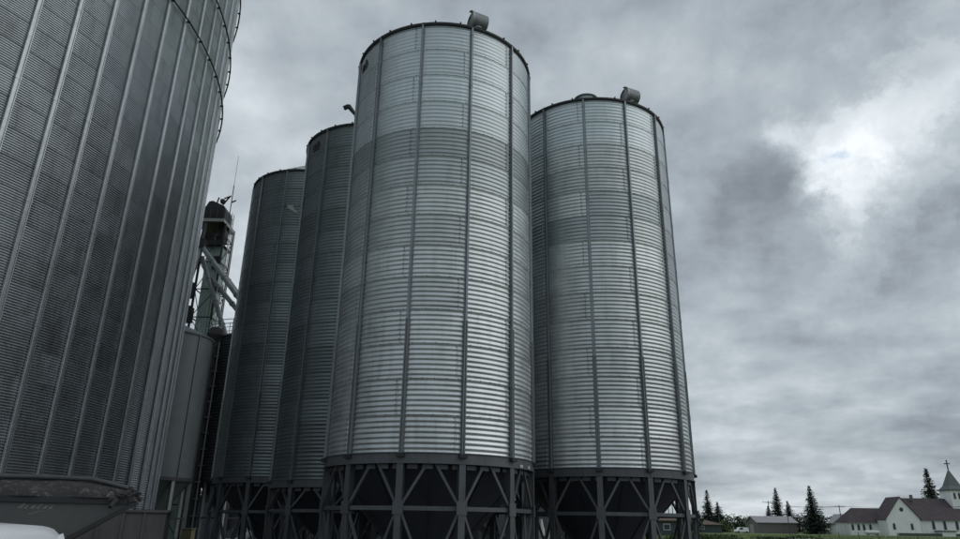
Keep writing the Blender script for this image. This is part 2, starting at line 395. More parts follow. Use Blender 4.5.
def hopper_silo(label, cx, cy, phi, ztop, nr, zbot, wallmat, vent=None, seed=0, logo=None, cap=True, R=2.44, marks=None, low_z=5.9):
    rnd = random.Random(seed)
    t = thing('grain_silo', label, 'silo', (cx, cy, 0), 0, 'hopper bottom grain silos')
    a0 = atan2(cx, cy)
    def stang(k): th = phi + k * radians(30); return atan2(-cos(a0 - th), -sin(a0 - th))
    base = stang(0); h = (ztop - zbot) / nr; st = radians(30)
    for r_ in range(nr):
        off = st if r_ % 2 else 0.0
        for s_ in range(6):
            key = wallmat
            if wallmat == 'galv' and seed == 1: key = 'galv_new' if r_ >= nr - 4 else 'galv_dull' if r_ >= nr - 6 else 'galv'
            if wallmat == 'galv' and seed == 2: key = 'galv_new' if r_ >= nr - 2 else 'galv_dull' if r_ in (nr - 5, nr - 6) and s_ % 2 else 'galv'
            if key not in PANEL: PANEL[key] = panel_mesh('wall_panel', R, 2 * st, 1.0, 7, .0074 if key == 'galv_new' else .0084, 8, 16, M[key])
            o = link('wall_panel', PANEL[key], t, (0, 0, zbot + r_ * h), base + off + 2 * st * s_)
            o.scale = (1, 1, h)
    prof = [(-.045, 0), (-.026, .002), (-.021, .058), (.021, .058), (.026, .002), (.045, 0)]
    prof2 = [(-.055, 0), (-.042, .002), (-.037, .068), (-.010, .068), (-.007, .048), (.007, .048), (.010, .068), (.037, .068), (.042, .002), (.055, 0)]
    m1 = stiff_mb(R + .009, low_z, ztop - .01, prof, splice=1.55).mesh('stiffener', M['stiff'])
    m2 = stiff_mb(R + .009, zbot - .02, low_z + .02, prof2, splice=1.55).mesh('lower_stiffener', M['stiff_low'])
    ft = MB(); ft.box(R + .0, -.085, zbot - .09, R + .115, .085, zbot - .015); m3 = ft.mesh('stiffener_foot', M['eave'])
    for k in range(12):
        a = base + k * st
        s_ = link('stiffener', m1, t, (0, 0, 0), a); link('lower_stiffener', m2, s_); link('stiffener_foot', m3, s_)
    # ring beam, flange, hopper
    zr0, zr1 = zbot - .215, zbot + .01
    g = MB(); g.lathe([(R - .03, zr0), (R + .055, zr0), (R + .055, zr0 + .018), (R + .03, zr0 + .02), (R + .03, zr1 - .02), (R + .055, zr1 - .018), (R + .055, zr1), (R - .03, zr1), (R - .03, zr0)], 72)
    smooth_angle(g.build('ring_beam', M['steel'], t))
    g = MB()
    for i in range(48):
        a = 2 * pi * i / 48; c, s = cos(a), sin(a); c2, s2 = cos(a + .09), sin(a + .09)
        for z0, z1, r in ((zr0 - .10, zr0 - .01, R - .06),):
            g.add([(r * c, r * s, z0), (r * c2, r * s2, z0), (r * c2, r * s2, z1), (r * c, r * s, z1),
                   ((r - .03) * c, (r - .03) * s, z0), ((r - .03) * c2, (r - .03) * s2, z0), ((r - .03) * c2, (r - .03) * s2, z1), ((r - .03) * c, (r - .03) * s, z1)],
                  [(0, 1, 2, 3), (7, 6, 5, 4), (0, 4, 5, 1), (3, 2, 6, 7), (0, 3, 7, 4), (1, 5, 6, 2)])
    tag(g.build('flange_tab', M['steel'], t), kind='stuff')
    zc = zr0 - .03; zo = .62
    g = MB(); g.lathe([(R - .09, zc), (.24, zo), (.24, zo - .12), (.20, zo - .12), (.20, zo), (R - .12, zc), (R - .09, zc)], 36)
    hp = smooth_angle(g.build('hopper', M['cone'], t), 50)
    g = MB()
    for k in range(12):
        a = base + (k + .5) * st; c, s = dirang(a)
        g.bar(((R - .07) * c, (R - .07) * s, zc), (.26 * c, .26 * s, zo), .03, .02)
    g.build('hopper_seam', M['cone'], hp)
    g = MB(); g.box(-.28, -.28, zo - .22, .28, .28, zo - .122); g.box(.28, -.1, zo - .19, .55, .1, zo - .15); g.build('slide_gate', M['steel'], hp)
    # legs
    zg = 1.98
    RL = R - .03
    g = MB(); g.box(RL - .07, -.07, .02, RL - .055, .07, zr0); g.box(RL - .055, -.008, .02, RL + .055, .008, zr0); g.box(RL + .055, -.07, .02, RL + .07, .07, zr0)
    g.box(RL - .06, -.03, .02, RL + .06, .03, zr0)
    legm = g.mesh('leg', M['steel'])
    g = MB(); g.box(RL - .17, -.17, 0, RL + .17, .17, .02); g.box(RL - .07, -.10, .02, RL - .03, .10, .12); plm = g.mesh('base_plate', M['steel'])
    for k in range(12):
        a = base + k * st
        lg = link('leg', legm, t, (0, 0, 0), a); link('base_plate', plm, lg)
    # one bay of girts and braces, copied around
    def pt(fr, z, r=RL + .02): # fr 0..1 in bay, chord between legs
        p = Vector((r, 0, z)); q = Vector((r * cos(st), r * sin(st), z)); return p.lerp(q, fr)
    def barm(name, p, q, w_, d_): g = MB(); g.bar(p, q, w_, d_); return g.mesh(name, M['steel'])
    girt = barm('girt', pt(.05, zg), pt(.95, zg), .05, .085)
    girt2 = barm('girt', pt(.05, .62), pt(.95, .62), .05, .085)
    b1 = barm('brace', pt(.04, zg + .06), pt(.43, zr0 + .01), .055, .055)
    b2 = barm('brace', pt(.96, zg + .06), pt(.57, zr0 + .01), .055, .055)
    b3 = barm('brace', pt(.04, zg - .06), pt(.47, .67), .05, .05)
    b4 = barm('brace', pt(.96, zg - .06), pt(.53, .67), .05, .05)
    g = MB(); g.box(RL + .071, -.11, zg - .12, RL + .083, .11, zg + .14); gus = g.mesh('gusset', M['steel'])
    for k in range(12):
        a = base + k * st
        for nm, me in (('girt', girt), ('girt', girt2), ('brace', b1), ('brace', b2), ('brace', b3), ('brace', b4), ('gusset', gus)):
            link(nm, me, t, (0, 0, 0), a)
    # eave and roof
    g = MB(); g.lathe([(R - .02, ztop - .03), (R + .035, ztop - .03), (R + .055, ztop + .005), (R + .05, ztop + .055), (R - .02, ztop + .06), (R - .02, ztop - .03)], 72)
    smooth_angle(g.build('eave_ring', M['eave'], t))
    g = MB()
    for k in range(24):
        a = base + (k + .5) * st / 2; c, s = dirang(a)
        g.bar(((R - .02) * c, (R - .02) * s, ztop + .06), ((R + .07) * c, (R + .07) * s, ztop + .075), .035, .035)
    tag(g.build('eave_clip', M['eave'], t), kind='stuff')
    sl = math.tan(radians(33)); za = ztop + .05
    def rz_(r): return za + (R - r) * sl
    g = MB(); a1 = st
    g.add([((R + .03), 0, rz_(R + .03)), ((R + .03) * cos(a1), (R + .03) * sin(a1), rz_(R + .03)), (.3 * cos(a1), .3 * sin(a1), rz_(.3)), (.3, 0, rz_(.3)),
           ((R + .03), 0, rz_(R + .03) - .02), ((R + .03) * cos(a1), (R + .03) * sin(a1), rz_(R + .03) - .02)],
          [(0, 1, 2, 3), (4, 5, 1, 0)])
    g.bar((R + .02, .0, rz_(R + .02) + .02), (.3, 0, rz_(.3) + .02), .04, .05)
    rp = g.mesh('roof_panel', M['roof'])
    for k in range(12): link('roof_panel', rp, t, (0, 0, 0), base + k * st)
    if cap:
        g = MB(); g.lathe([(.34, rz_(.34) - .02), (.36, rz_(.3) + .16), (.44, rz_(.3) + .16), (.42, rz_(.3) + .19), (.2, rz_(.3) + .26), (.0, rz_(.3) + .28)], 24)
        smooth_angle(g.build('roof_cap', M['roof'], t))
    if vent:
        for (va, vr, ori) in vent:
            g = MB(); z0 = rz_(vr); px, py = vr * cos(va), vr * sin(va)
            vt = link('roof_vent', None, t, (px, py, z0)); bpy.data.objects.remove(vt)
            # duct + drum hood whose axis is horizontal, open end facing "ori"
            g = MB(); g.tube((0, 0, -.15), (0, 0, .2), .17, .17, 16)
            ax = Vector((cos(ori), sin(ori), 0)); sd_ = Vector((-sin(ori), cos(ori), 0)); zv = Vector((0, 0, 1))
            r = .26; c0 = Vector((0, 0, .22)) - ax * .17; c1 = c0 + ax * .40; nn = 22
            vs = [c + (sd_ * cos(2 * pi * i / nn) + zv * sin(2 * pi * i / nn)) * r for c in (c0, c1) for i in range(nn)]
            vs += [c0 + ax * .03 + (sd_ * cos(2 * pi * i / nn) + zv * sin(2 * pi * i / nn)) * (r - .012) for i in range(nn)]
            fs = [(i, (i + 1) % nn, nn + (i + 1) % nn, nn + i) for i in range(nn)] + [tuple(range(nn, 2 * nn))] + \
                 [(i, 2 * nn + i, 2 * nn + (i + 1) % nn, (i + 1) % nn) for i in range(nn)] + [tuple(range(2 * nn, 3 * nn))[::-1]]
            g.add(vs, fs)
            v_ = smooth_angle(g.build('roof_vent', M['pipe'], t, loc=(px, py, z0), fix=True), 40)
            g = MB(); p0 = c0 - ax * .015
            pts = [p0 + (sd_ * cos(q) + zv * sin(q)) * (r * 1.03) for q in [pi * (.5 + i / 12) for i in range(13)]]
            g.add([p0 + ax * .012] + [p + ax * .012 for p in pts] + [p - ax * .06 for p in pts],
                  [(0, i + 1, i + 2) for i in range(12)] + [(i + 1, 14 + i, 15 + i, i + 2) for i in range(12)])
            g.build('vent_face', M['pipe_pale'], v_)
            g = MB(); g.lathe([(.171, -.16), (.24, -.12), (.24, -.09), (.171, -.07)], 18); g.build('vent_collar', M['eave'], v_)
    if logo:
        smooth_angle(logo_mb(R, *logo).build('painted_mark', M['black'], t))
    return t, stang

silos = []
A, sA = hopper_silo('tallest looking galvanized hopper silo, nearest, between the dark pair and the right one', -1.12, 17.02, radians(15.7), 13.85, 14, 3.06, 'galv',
    vent=[(atan2(-2.1, .95), 2.26, radians(28))], seed=1, logo=(atan2(-1.22, -2.11), 13.42, .33))
B, sB = hopper_silo('pale galvanized hopper silo standing alone at the right, vent hood on its rim', 3.56, 20.25, radians(28.1), 13.85, 14, 3.07, 'galv',
    vent=[(atan2(-2.05, 1.02), 2.26, radians(25))], seed=2)
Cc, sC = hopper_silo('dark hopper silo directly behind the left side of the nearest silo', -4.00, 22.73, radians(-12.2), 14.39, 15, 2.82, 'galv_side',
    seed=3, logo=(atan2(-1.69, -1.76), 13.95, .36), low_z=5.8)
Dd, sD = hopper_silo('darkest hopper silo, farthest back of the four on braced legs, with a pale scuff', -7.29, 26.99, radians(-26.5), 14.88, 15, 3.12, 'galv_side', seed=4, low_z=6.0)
# pale scuff on the far silo, stickers on the near ring beam
g = MB(); a = atan2(24.553 - 26.99, -7.417 + 7.29); Rm = 2.47
def sc(u, v): t_ = a + u / Rm; return (Rm * cos(t_), Rm * sin(t_), 13.2 + v)
g.add([sc(-.2, .16), sc(.03, .14), sc(.10, -.02), sc(.2, -.1), sc(.25, -.22), sc(.16, -.2), sc(.05, -.12), sc(-.16, .02)], [tuple(range(8))])
g.build('pale_scuff', M['pipe_pale'], Dd)
g = MB()
for ax_, w_ in ((.95 + 1.12, .09), (1.15 + 1.12, .07)):
    a = atan2(-sqrt(2.495 ** 2 - ax_ ** 2), ax_)
    for q in range(2):
        t0 = a + (q * .06) / 2.5; t1 = t0 + w_ * .55 / 2.5
        r = 2.5
        g.add([(r * cos(t), r * sin(t), z) for z in (2.87, 2.93) for t in (t0, t1)] + [((r - .03) * cos(t), (r - .03) * sin(t), z) for z in (2.87, 2.93) for t in (t0, t1)], [(0, 1, 3, 2), (4, 6, 7, 5), (0, 2, 6, 4), (1, 5, 7, 3), (0, 4, 5, 1), (2, 3, 7, 6)])
g.build('white_sticker', M['white_print'], A)
# bent pipe end on the roof of silo C
g = MB(); o3 = Vector((-4.0, 22.73, 0))
p = [Vector((-4.35, 21.4, 15.0)), Vector((-4.6, 21.5, 15.55)), Vector((-4.9, 21.6, 15.98)), Vector((-5.08, 21.62, 15.9))]
for i in range(3): g.tube(p[i] - o3, p[i + 1] - o3, .06 if i < 2 else .09, .06 if i < 1 else .09, 10)
smooth_angle(g.build('roof_pipe', M['dark'], Cc))

# ------------------------------------------------------------------ the big bin at the left
BX, BY, BR = -26.861, 22.298, 15.52
NB = 86; DL = 2 * pi / NB; PH = .26795
bigbin = thing('storage_bin', 'huge dark corrugated grain bin filling the left edge, with paired vertical ribs', 'grain bin', (BX, BY, 0))
a0b = atan2(BX, BY)
def bang(k): th = PH + k * DL; return atan2(-cos(a0b - th), -sin(a0b - th))
NR, RH, Z0 = 35, .80, .30
pm = panel_mesh('wall_panel', BR, 2 * DL, RH, 11, .0145, 6, 4, M['galv_old'], False, .008, 8, False, .0015)
kmin = -4
for r_ in range(NR):
    for s_ in range(8):
        k = kmin + 2 * s_ + (r_ % 2)
        link('wall_panel', pm, bigbin, (0, 0, Z0 + r_ * RH), bang(k))
g = MB()     # the far side of the wall, turned away from the yard
samp = 4; kk = 12 * NR * samp + 1; segs = 2 * (NB - 16) + 2
prf = [(BR - .004 + .0115 * cos(2 * pi * j / samp), Z0 + RH * j / (12 * samp)) for j in range(kk)]
prf = [(BR + .0105 * (1 if j % 2 == 0 else -1) - .006, Z0 + RH * j / 24) for j in range(24 * NR + 1)]
g.lathe(prf, segs // 2 + 1, a0=bang(kmin + 16), a1=bang(kmin + 16) + (NB - 15) * DL)
tag(g.build('rear_wall', M['galv_old'], bigbin, fix=False), kind='stuff')
prof = [(-.092, 0), (-.086, .056), (-.078, .062), (.004, .062), (.012, .056), (.018, .012), (.046, .012), (.052, .034), (.070, .036), (.078, .030), (.084, 0)]
sm = stiff_mb(BR + .0155, .15, Z0 + NR * RH - .02, prof, splice=3.2).mesh('stiffener', M['stiff_big'])
for k in range(NB):
    s_ = link('stiffener', sm, bigbin, (0, 0, 0), bang(k))
for z in (19.45, 22.1, 25.6):
    g = MB(); r = BR + .17
    vs = []
    nn = 86 * 2
    for i in range(nn):
        t_ = bang(0) + 2 * pi * i / nn
        for q in range(6): vs.append(((r + .035 * cos(q * pi / 3)) * cos(t_), (r + .035 * cos(q * pi / 3)) * sin(t_), z + .035 * sin(q * pi / 3)))
    g.add(vs, [(i * 6 + q, ((i + 1) % nn) * 6 + q, ((i + 1) % nn) * 6 + (q + 1) % 6, i * 6 + (q + 1) % 6) for i in range(nn) for q in range(6)])
    hoop = g.build('wind_hoop', M['eave'], bigbin, smooth=True)
    g = MB()
    for k in range(NB):
        c, s = dirang(bang(k)); g.bar(((BR + .08) * c, (BR + .08) * s, z), ((BR + .21) * c, (BR + .21) * s, z), .05, .07)
    tag(g.build('hoop_bracket', M['eave'], hoop), kind='stuff')
ZT = Z0 + NR * RH
g = MB(); g.lathe([(BR - .03, ZT - .02), (BR + .12, ZT - .02), (BR + .14, ZT + .1), (BR - .03, ZT + .12)], NB); g.build('eave_ring', M['eave'], bigbin)
g = MB(); rp_ = [(BR + .1, ZT + .1), (1.2, ZT + .1 + (BR - 1.1) * .56), (1.2, ZT + (BR - 1.1) * .56 + .5), (0, ZT + (BR - 1.1) * .56 + .9)]
g.lathe(rp_, NB); g.build('roof', M['roof'], bigbin)
g = MB(); g.lathe([(BR - .3, 0), (BR + .35, 0), (BR + .35, .28), (BR - .3, .28)], 72); g.build('footing', M['concrete'], bigbin)

# ------------------------------------------------------------------ tanks behind, between the big bin and the silos
def leg_ring(g, R, n, z1, ph=0.0, w_=.16):
    for k in range(n):
        a = ph + 2 * pi * k / n; c, s = dirang(a); g.append((R * c, R * s, a))
def back_tank(name, label, x, y, R, zb, zt, mt, corr, nleg, group=None):
    t = thing(name, label, 'tank', (x, y, 0), 0, group)
    g = MB()
    if corr:
        nn = int((zt - zb) / .16); prf = []
        for j in range(nn * 4 + 1):
            prf.append((R + .018 * cos(j * pi / 2), zb + (zt - zb) * j / (nn * 4)))
        g.lathe(prf, 48)
    else:
        prf = []
        for j in range(5):
            z0 = zb + (zt - zb) * j / 5; z1 = zb + (zt - zb) * (j + 1) / 5
            prf += [(R, z0), (R, z1)]
        g.lathe(prf, 48)
    smooth_angle(g.build('tank_wall', mt, t), 40)
    nst = 10
    for k in range(nst):
        a = 2 * pi * k / nst + .13; c, s = dirang(a)
        g = MB(); g.box(R + .015, -.03, zb, R + .045, .03, zt); o = g.build('seam_rib', mt if not corr else M['stiff_low'], t); o.rotation_euler.z = a
    g = MB(); g.lathe([(R + .06, zt - .02), (R + .07, zt + .06), (R * .12, zt + R * .45), (0, zt + R * .5)], 40); smooth_angle(g.build('roof', M['tank'], t))
    g = MB(); g.lathe([(R + .05, zb - .15), (R + .05, zb + .02), (R - .05, zb + .02), (R - .05, zb - .15), (R + .05, zb - .15)], 40); g.build('ring_beam', M['dark'], t)
    g = MB(); g.lathe([(R - .06, zb - .1), (.3, max(.7, zb - R * 1.2)), (.3, max(.5, zb - R * 1.2 - .2))], 32); smooth_angle(g.build('hopper', M['cone'] if corr else M['tank'], t), 60)
    for k in range(nleg):
        a = 2 * pi * k / nleg + .2
        g = MB(); g.box(R - .16, -.08, .3, R, .08, zb - .151); o = g.build('leg', M['pipe'] if not corr else M['steel'], t); o.rotation_euler.z = a
        g = MB(); g.box(R - .42, -.3, 0, R + .22, .3, .3); f = g.build('footing', M['ochre'], o)
    for k in range(nleg):
        a = 2 * pi * k / nleg + .2; b = 2 * pi * (k + 1) / nleg + .2
        g = MB(); zz = zb * .48; g.bar(((R - .08) * cos(a), (R - .08) * sin(a), zz), ((R - .08) * cos(b), (R - .08) * sin(b), zz), .06, .08); g.build('girt', M['dark'], t)
    return t
T1 = back_tank('smooth_tank', 'smooth grey metal tank on legs beside the huge bin', -16.52, 36.43, 2.0, 3.62, 10.85, M['tank'], False, 8)
T2 = back_tank('dark_tank', 'black corrugated tank just left of the farthest hopper silo', -13.33, 39.83, 2.0, 3.75, 11.55, M['tank_dark'], True, 8)
# riser conduit with brackets on the dark tank
g = MB(); g.tube((-1.45, -1.5, .3), (-1.45, -1.5, 11.2), .05)
for i in range(12): g.box(-1.6, -1.55, 1 + i * .85, -1.3, -1.45, 1.06 + i * .85)
g.build('conduit', M['pipe'], T2)

lg_ = thing('bucket_elevator', 'dark narrow vertical elevator leg between the smooth tank and the dark tank', 'elevator', (-15.2, 38.6, 0), radians(20))
g = MB(); g.box(-.48, -.25, 0, -.005, .25, 11.3); g.box(.005, -.25, 0, .48, .25, 11.3); g.build('casing', M['dark'], lg_)
g = MB(); g.box(-.45, -.3, 11.301, .45, .3, 11.7); g.tube((0, -.3, 11.7), (0, .3, 11.7), .42, n=16); g.build('head', M['dark'], lg_)
for i in range(9):
    g = MB(); g.box(-.38, -.29, .9 + i * 1.2, .38, -.251, .98 + i * 1.2); g.tube((-.1, -.27, 1.3 + i * 1.2), (.2, -.27, 1.36 + i * 1.2), .03, n=6); g.build('bracket', M['dark'], lg_)

# ------------------------------------------------------------------ elevator tower
tw = thing('elevator_tower', 'faded green grain elevator tower with dark head house and caged ladder', 'elevator tower', (-17.6, 43.4, 0))
g = MB(); g.box(-.72, -.45, 0, .02, .45, 19.0)
for i in range(10): g.box(-.735, -.465, 1.2 + i * 1.85, .035, .465, 1.27 + i * 1.85)
g.build('casing', M['green'], tw)
g = MB(); g.box(.06, -.45, 0, .30, .45, 19.0)
for i in range(10): g.box(.045, -.465, 1.2 + i * 1.85, .315, .465, 1.27 + i * 1.85)
g.build('casing', M['green'], tw)
g = MB(); g.box(-.15, -.60, 17.3, .35, -.452, 18.2); g.build('inspection_box', M['dark'], tw)
for sx_, sy_ in ((-1, -1), (1, -1), (1, 1), (-1, 1)):
    g = MB(); xp = -.95 if sx_ < 0 else .40; g.box(xp - .06, sy_ * .8 - .06, 0, xp + .06, sy_ * .8 + .06, 20.45); g.build('corner_post', M['dark'], tw)
for i in range(10):
    z = .6 + i * 1.9
    for (p, q) in (((-.95, -.8), (.40, -.8)), ((.40, -.8), (.40, .8)), ((.40, .8), (-.95, .8)), ((-.95, .8), (-.95, -.8))):
        g = MB(); g.bar((*p, z + 1.9), (*q, z + 1.9), .06, .06); g.bar((*(p if i % 2 else q), z), (*(q if i % 2 else p), z + 1.85), .04, .04); g.build('bracing', M['dark'], tw)
g = MB(); g.box(-1.6, -1.1, 20.45, .32, 1.1, 20.55); g.box(-1.62, -1.14, 20.44, .34, -1.101, 20.70); g.box(.321, -1.1, 20.44, .36, 1.1, 20.70)
plf = g.build('platform', M['dark'], tw)
g = MB(); g.box(-1.64, -1.16, 20.46, .38, -1.141, 20.68); g.box(.361, -1.1, 20.46, .38, 1.1, 20.68); g.build('kick_plate', M['pipe_pale'], plf)
g = MB()
for x0 in (-1.58, -1.1, -.63, -.16, .30):
    g.tube((x0, -1.08, 20.5), (x0, -1.08, 21.55), .025, n=6)
g.tube((-1.58, -1.08, 21.55), (.30, -1.08, 21.55), .025, n=6); g.tube((-1.58, -1.08, 21.05), (.30, -1.08, 21.05), .02, n=6)
g.build('railing', M['dark'], plf)
g = MB(); pr = [(-1.45, 20.56), (.22, 20.56), (.22, 21.45), (.05, 21.85), (-.75, 22.2), (-1.0, 22.15), (-1.45, 21.2)]
g.prism(pr, -.75, .75); hd = bevel(g.build('head_house', M['eave'], tw), .04)
g = MB(); g.box(-.75, -.80, 20.8, .25, -.752, 21.5); g.build('vent_opening', M['black'], hd)
g = MB(); g.tube((-.6, -.4, 22.1), (-.5, -.4, 22.6), .05); g.bar((-.2, -.3, 22.1), (.2, -.3, 22.75), .08); g.box(-.35, -.5, 22.2, -.1, -.2, 22.45); g.tube((-.15, -.35, 22.55), (.3, -.35, 22.75), .05); g.build('rooftop_gear', M['dark'], hd)
g = MB(); g.box(-.95, -.6, 19.1, -.35, .3, 19.9); g.tube((-.1, -.3, 19.0), (-.1, -.3, 20.4), .16); g.tube((.15, -.5, 19.0), (.25, -.5, 20.4), .12); g.box(.0, -.4, 19.3, .3, .2, 20.2); g.build('drive_gear', M['dark'], tw)
g = MB(); g.box(-.9, -.78, 19.0, .4, -.72, 19.25); g.box(-1.0, -.8, 18.92, .45, .8, 18.99); g.build('lower_deck', M['dark'], tw)
g = MB()   # ladder with cage
for s_ in (-.18, .18): g.tube((.62, s_ - .3, 0), (.62, s_ - .3, 21.4), .025, n=6)
for i in range(70): g.tube((.62, -.48, .3 + i * .3), (.62, -.12, .3 + i * .3), .014, n=4, caps=False)
ld = g.build('ladder', M['pipe_pale'], tw)
g = MB()
for i in range(22):
    z = 2.2 + i * .85; prev = None
    for q in range(9):
        a = -pi / 2 + pi * q / 8; p = (.62 + .28 * cos(a), -.3 + .33 * sin(a), z)
        if prev: g.tube(prev, p, .014, n=4, caps=False)
        prev = p
for q in (1, 3, 5, 7):
    a = -pi / 2 + pi * q / 8; g.tube((.62 + .28 * cos(a), -.3 + .33 * sin(a), 2.2), (.62 + .28 * cos(a), -.3 + .33 * sin(a), 20.2), .014, n=4)
g.build('ladder_cage', M['pipe_pale'], ld)
g = MB(); g.tube((.60, -.9, 20.5), (.60, -.9, 23.3), .03, n=6); g.tube((.60, -.9, 23.3), (.60, -.9, 25.6), .012, n=5); g.tube((.60, -.9, 22.0), (.9, -.9, 22.15), .05, n=6)
g.build('antenna', M['dark'], tw)
def spout(label, p, q, r, m):
    g = MB(); o = Vector((-17.6, 43.4, 0)); p = Vector(p); q = Vector(q); g.tube(p - o, q - o, r, r, 12, caps=True)
    Lq = (q - p).length; n_ = int(Lq / 2)
    for i in range(1, n_ + 1):
        c = p.lerp(q, i / (n_ + 1)); d = (q - p).normalized() * .05; g.tube(c - d - o, c + d - o, r * 1.22, r * 1.22, 12)
    return tag(smooth_angle(g.build('spout', m, tw)), label)
S0 = (-18.45, 42.2, 18.7)
spout('dark upper spout slanting right', S0, (-12.9, 39.9, 12.3), .17, M['pipe'])
spout(None, (-17.6, 42.3, 16.6), (-13.4, 40.3, 12.25), .15, M['pipe'])
spout('steep spout running down to the right', (-18.3, 42.3, 17.9), (-15.3, 41.4, 11.6), .15, M['pipe'])
spout(None, (-17.2, 42.4, 17.4), (-13.0, 40.6, 12.6), .10, M['pipe'])
spout('pale spout slanting down to the smooth tank', S0, (-19.35, 42.0, 12.4), .20, M['pipe_pale'])
g = MB(); g.box(-1.15, -1.5, 18.45, -.55, -.9, 19.1); g.tube((-.85, -1.2, 19.1), (-.85, -1.0, 20.4), .14); g.build('distributor', M['dark'], tw)
g = MB()   # catwalk from the tower to the dark tank
p0, p1 = Vector((.2, -1.3, 12.35)), Vector((4.2, -2.6, 12.35)); g.bar(p0, p1, .8, .06)
for s_ in (-.4, .4):
    n_ = Vector((.31, .95, 0)) * s_
    g.tube(p0 + n_ + Vector((0, 0, 1)), p1 + n_ + Vector((0, 0, 1)), .025, n=6); g.tube(p0 + n_ + Vector((0, 0, .5)), p1 + n_ + Vector((0, 0, .5)), .018, n=6)
    for i in range(6):
        c = p0.lerp(p1, i / 5) + n_; g.tube(c, c + Vector((0, 0, 1)), .022, n=6)
    for i in range(5):
        g.tube(p0.lerp(p1, i / 5) + n_ - Vector((0, 0, .5)), p0.lerp(p1, (i + 1) / 5) + n_, .02, n=6)
    g.tube(p0 + n_ - Vector((0, 0, .5)), p1 + n_ - Vector((0, 0, .5)), .025, n=6)
g.build('catwalk', M['pipe_pale'], tw)
g = MB(); g.box(-1.6, -1.0, 13.6, -.97, -.3, 14.6); g.tube((-1.3, -.8, 15.2), (-1.3, -.8, 16.2), .3, .3, 12); g.tube((-1.35, -1.1, 12.2), (-1.35, -1.1, 17.6), .12); g.box(-1.5, -1.2, 11.2, -.97, -.8, 12.2); g.build('cyclone', M['dark'], tw)
g = MB(); g.tube((-1.45, -1.25, 13.2), (-1.75, -2.0, 12.4), .18); g.tube((-1.75, -2.0, 12.4), (-.6, -2.9, 11.6), .2); smooth_angle(g.build('elbow_pipe', M['white_dull'], tw))

# ------------------------------------------------------------------ equipment seen low between the legs
au = thing('grain_auger', 'white tubular auger sloping behind the legs of the dark silos', 'auger', (-10.4, 33.5, 0))
g = MB(); g.tube((-.9, 0, .55), (1.9, .3, 2.15), .13, n=14); smooth_angle(g.build('auger_tube', M['white_dull'], au))
for s_ in (-.6, .6):
    g = MB(); g.tube((.1, s_, .3), (1.1, .2, 1.65), .04); g.tube((-.5, s_ * .3, .3), (.1, s_, .3), .04); g.build('frame_bar', M['white_dull'], au)
    g = MB(); g.tube((.1, s_ - .09, .3), (.1, s_ + .09, .3), .3, n=20); wh = smooth_angle(g.build('wheel', M['rubber'], au)); g = MB(); g.tube((.1, s_ - .1, .3), (.1, s_ + .1, .3), .15, n=16); g.build('rim', M['white_dull'], wh)
g = MB(); g.add([(-1.5, -.5, .9), (-.6, -.5, .9), (-.6, .5, .9), (-1.5, .5, .9), (-1.2, -.2, .35), (-.8, -.2, .35), (-.8, .2, .35), (-1.2, .2, .35)], [(0, 1, 5, 4), (1, 2, 6, 5), (2, 3, 7, 6), (3, 0, 4, 7), (4, 5, 6, 7)]); g.build('intake_hopper', M['white_dull'], au)
for (x, y, h_, lb) in ((-11.4, 33.0, 3.2, 'short grey vent pipe standing behind the farthest silo, left of the white auger'), (-10.75, 34.6, 4.6, 'tall grey vent pipe standing behind the white auger'), (-10.35, 34.4, 4.4, 'tall grey vent pipe to the right of its twin behind the auger')):
    g = MB(); g.tube((0, 0, 0), (0, 0, h_), .06, n=10); g.tube((0, 0, h_), (.18, 0, h_ + .12), .06, n=10); g.tube((0, 0, 0), (0, 0, .1), .14, n=10)
    o = g.build('vent_pipe', M['pipe_pale'], None, loc=(x, y, 0)); tag(o, lb, 'pipe', 'grey vent pipes')
fm = thing('fuel_pump', 'small white pump unit in the dark gap between the two bright silos', 'pump', (2.3, 26.0, 0))
g = MB(); g.box(-.22, -.2, 0, .22, .2, 1.1); bevel(g.build('pump_case', M['dark'], fm), .02)
g = MB(); g.tube((0, 0, 1.1), (0, 0, 1.35), .08); g.tube((0, 0, 1.6), (0, 0, 1.9), .1, .05); g.tube((0, 0, 1.35), (0, 0, 1.6), .14, .12, 14); smooth_angle(g.build('pump_head', M['white_dull'], fm))
for s_ in (-1, 1):
    g = MB(); g.tube((s_ * .12, -.1, 1.0), (s_ * .3, -.15, 1.5), .06); smooth_angle(g.build('hose', M['white_dull'], fm))
for x, y, lb in ((3.0, 25.6, 'pale topped bollard between the two bright silos, left of its twin'), (3.5, 26.4, 'pale topped bollard behind the left legs of the right silo')):
    g = MB(); g.tube((0, 0, 0), (0, 0, 1.3), .07, n=12); b_ = thing('bollard', lb, 'bollard', (x, y, 0), 0, 'bollards behind the silos'); g.build('post', M['pipe'], b_)
    g = MB(); g.tube((0, 0, 1.3), (0, 0, 1.42), .075, .04, n=12); g.build('bollard_cap', M['white_dull'], b_)
cv = thing('conveyor_frame', 'grey inclined conveyor frame under the nearest silo', 'conveyor', (.9, 20.4, 0))
for y0 in (-.35, .35):
    g = MB(); g.bar((-1.1, y0, 1.75), (1.9, y0, .35), .06, .16); g.build('side_rail', M['steel'], cv)
g = MB(); g.box(-1.3, -.4, 1.72, -.5, .4, 1.95); g.build('drive_box', M['pipe'], cv)
for x0, z0 in ((-.9, 1.7), (1.5, .5)):
    g = MB(); g.bar((x0, -.35, 0), (x0, -.35, z0), .06); g.bar((x0, .35, 0), (x0, .35, z0), .06); g.build('stand', M['steel'], cv)

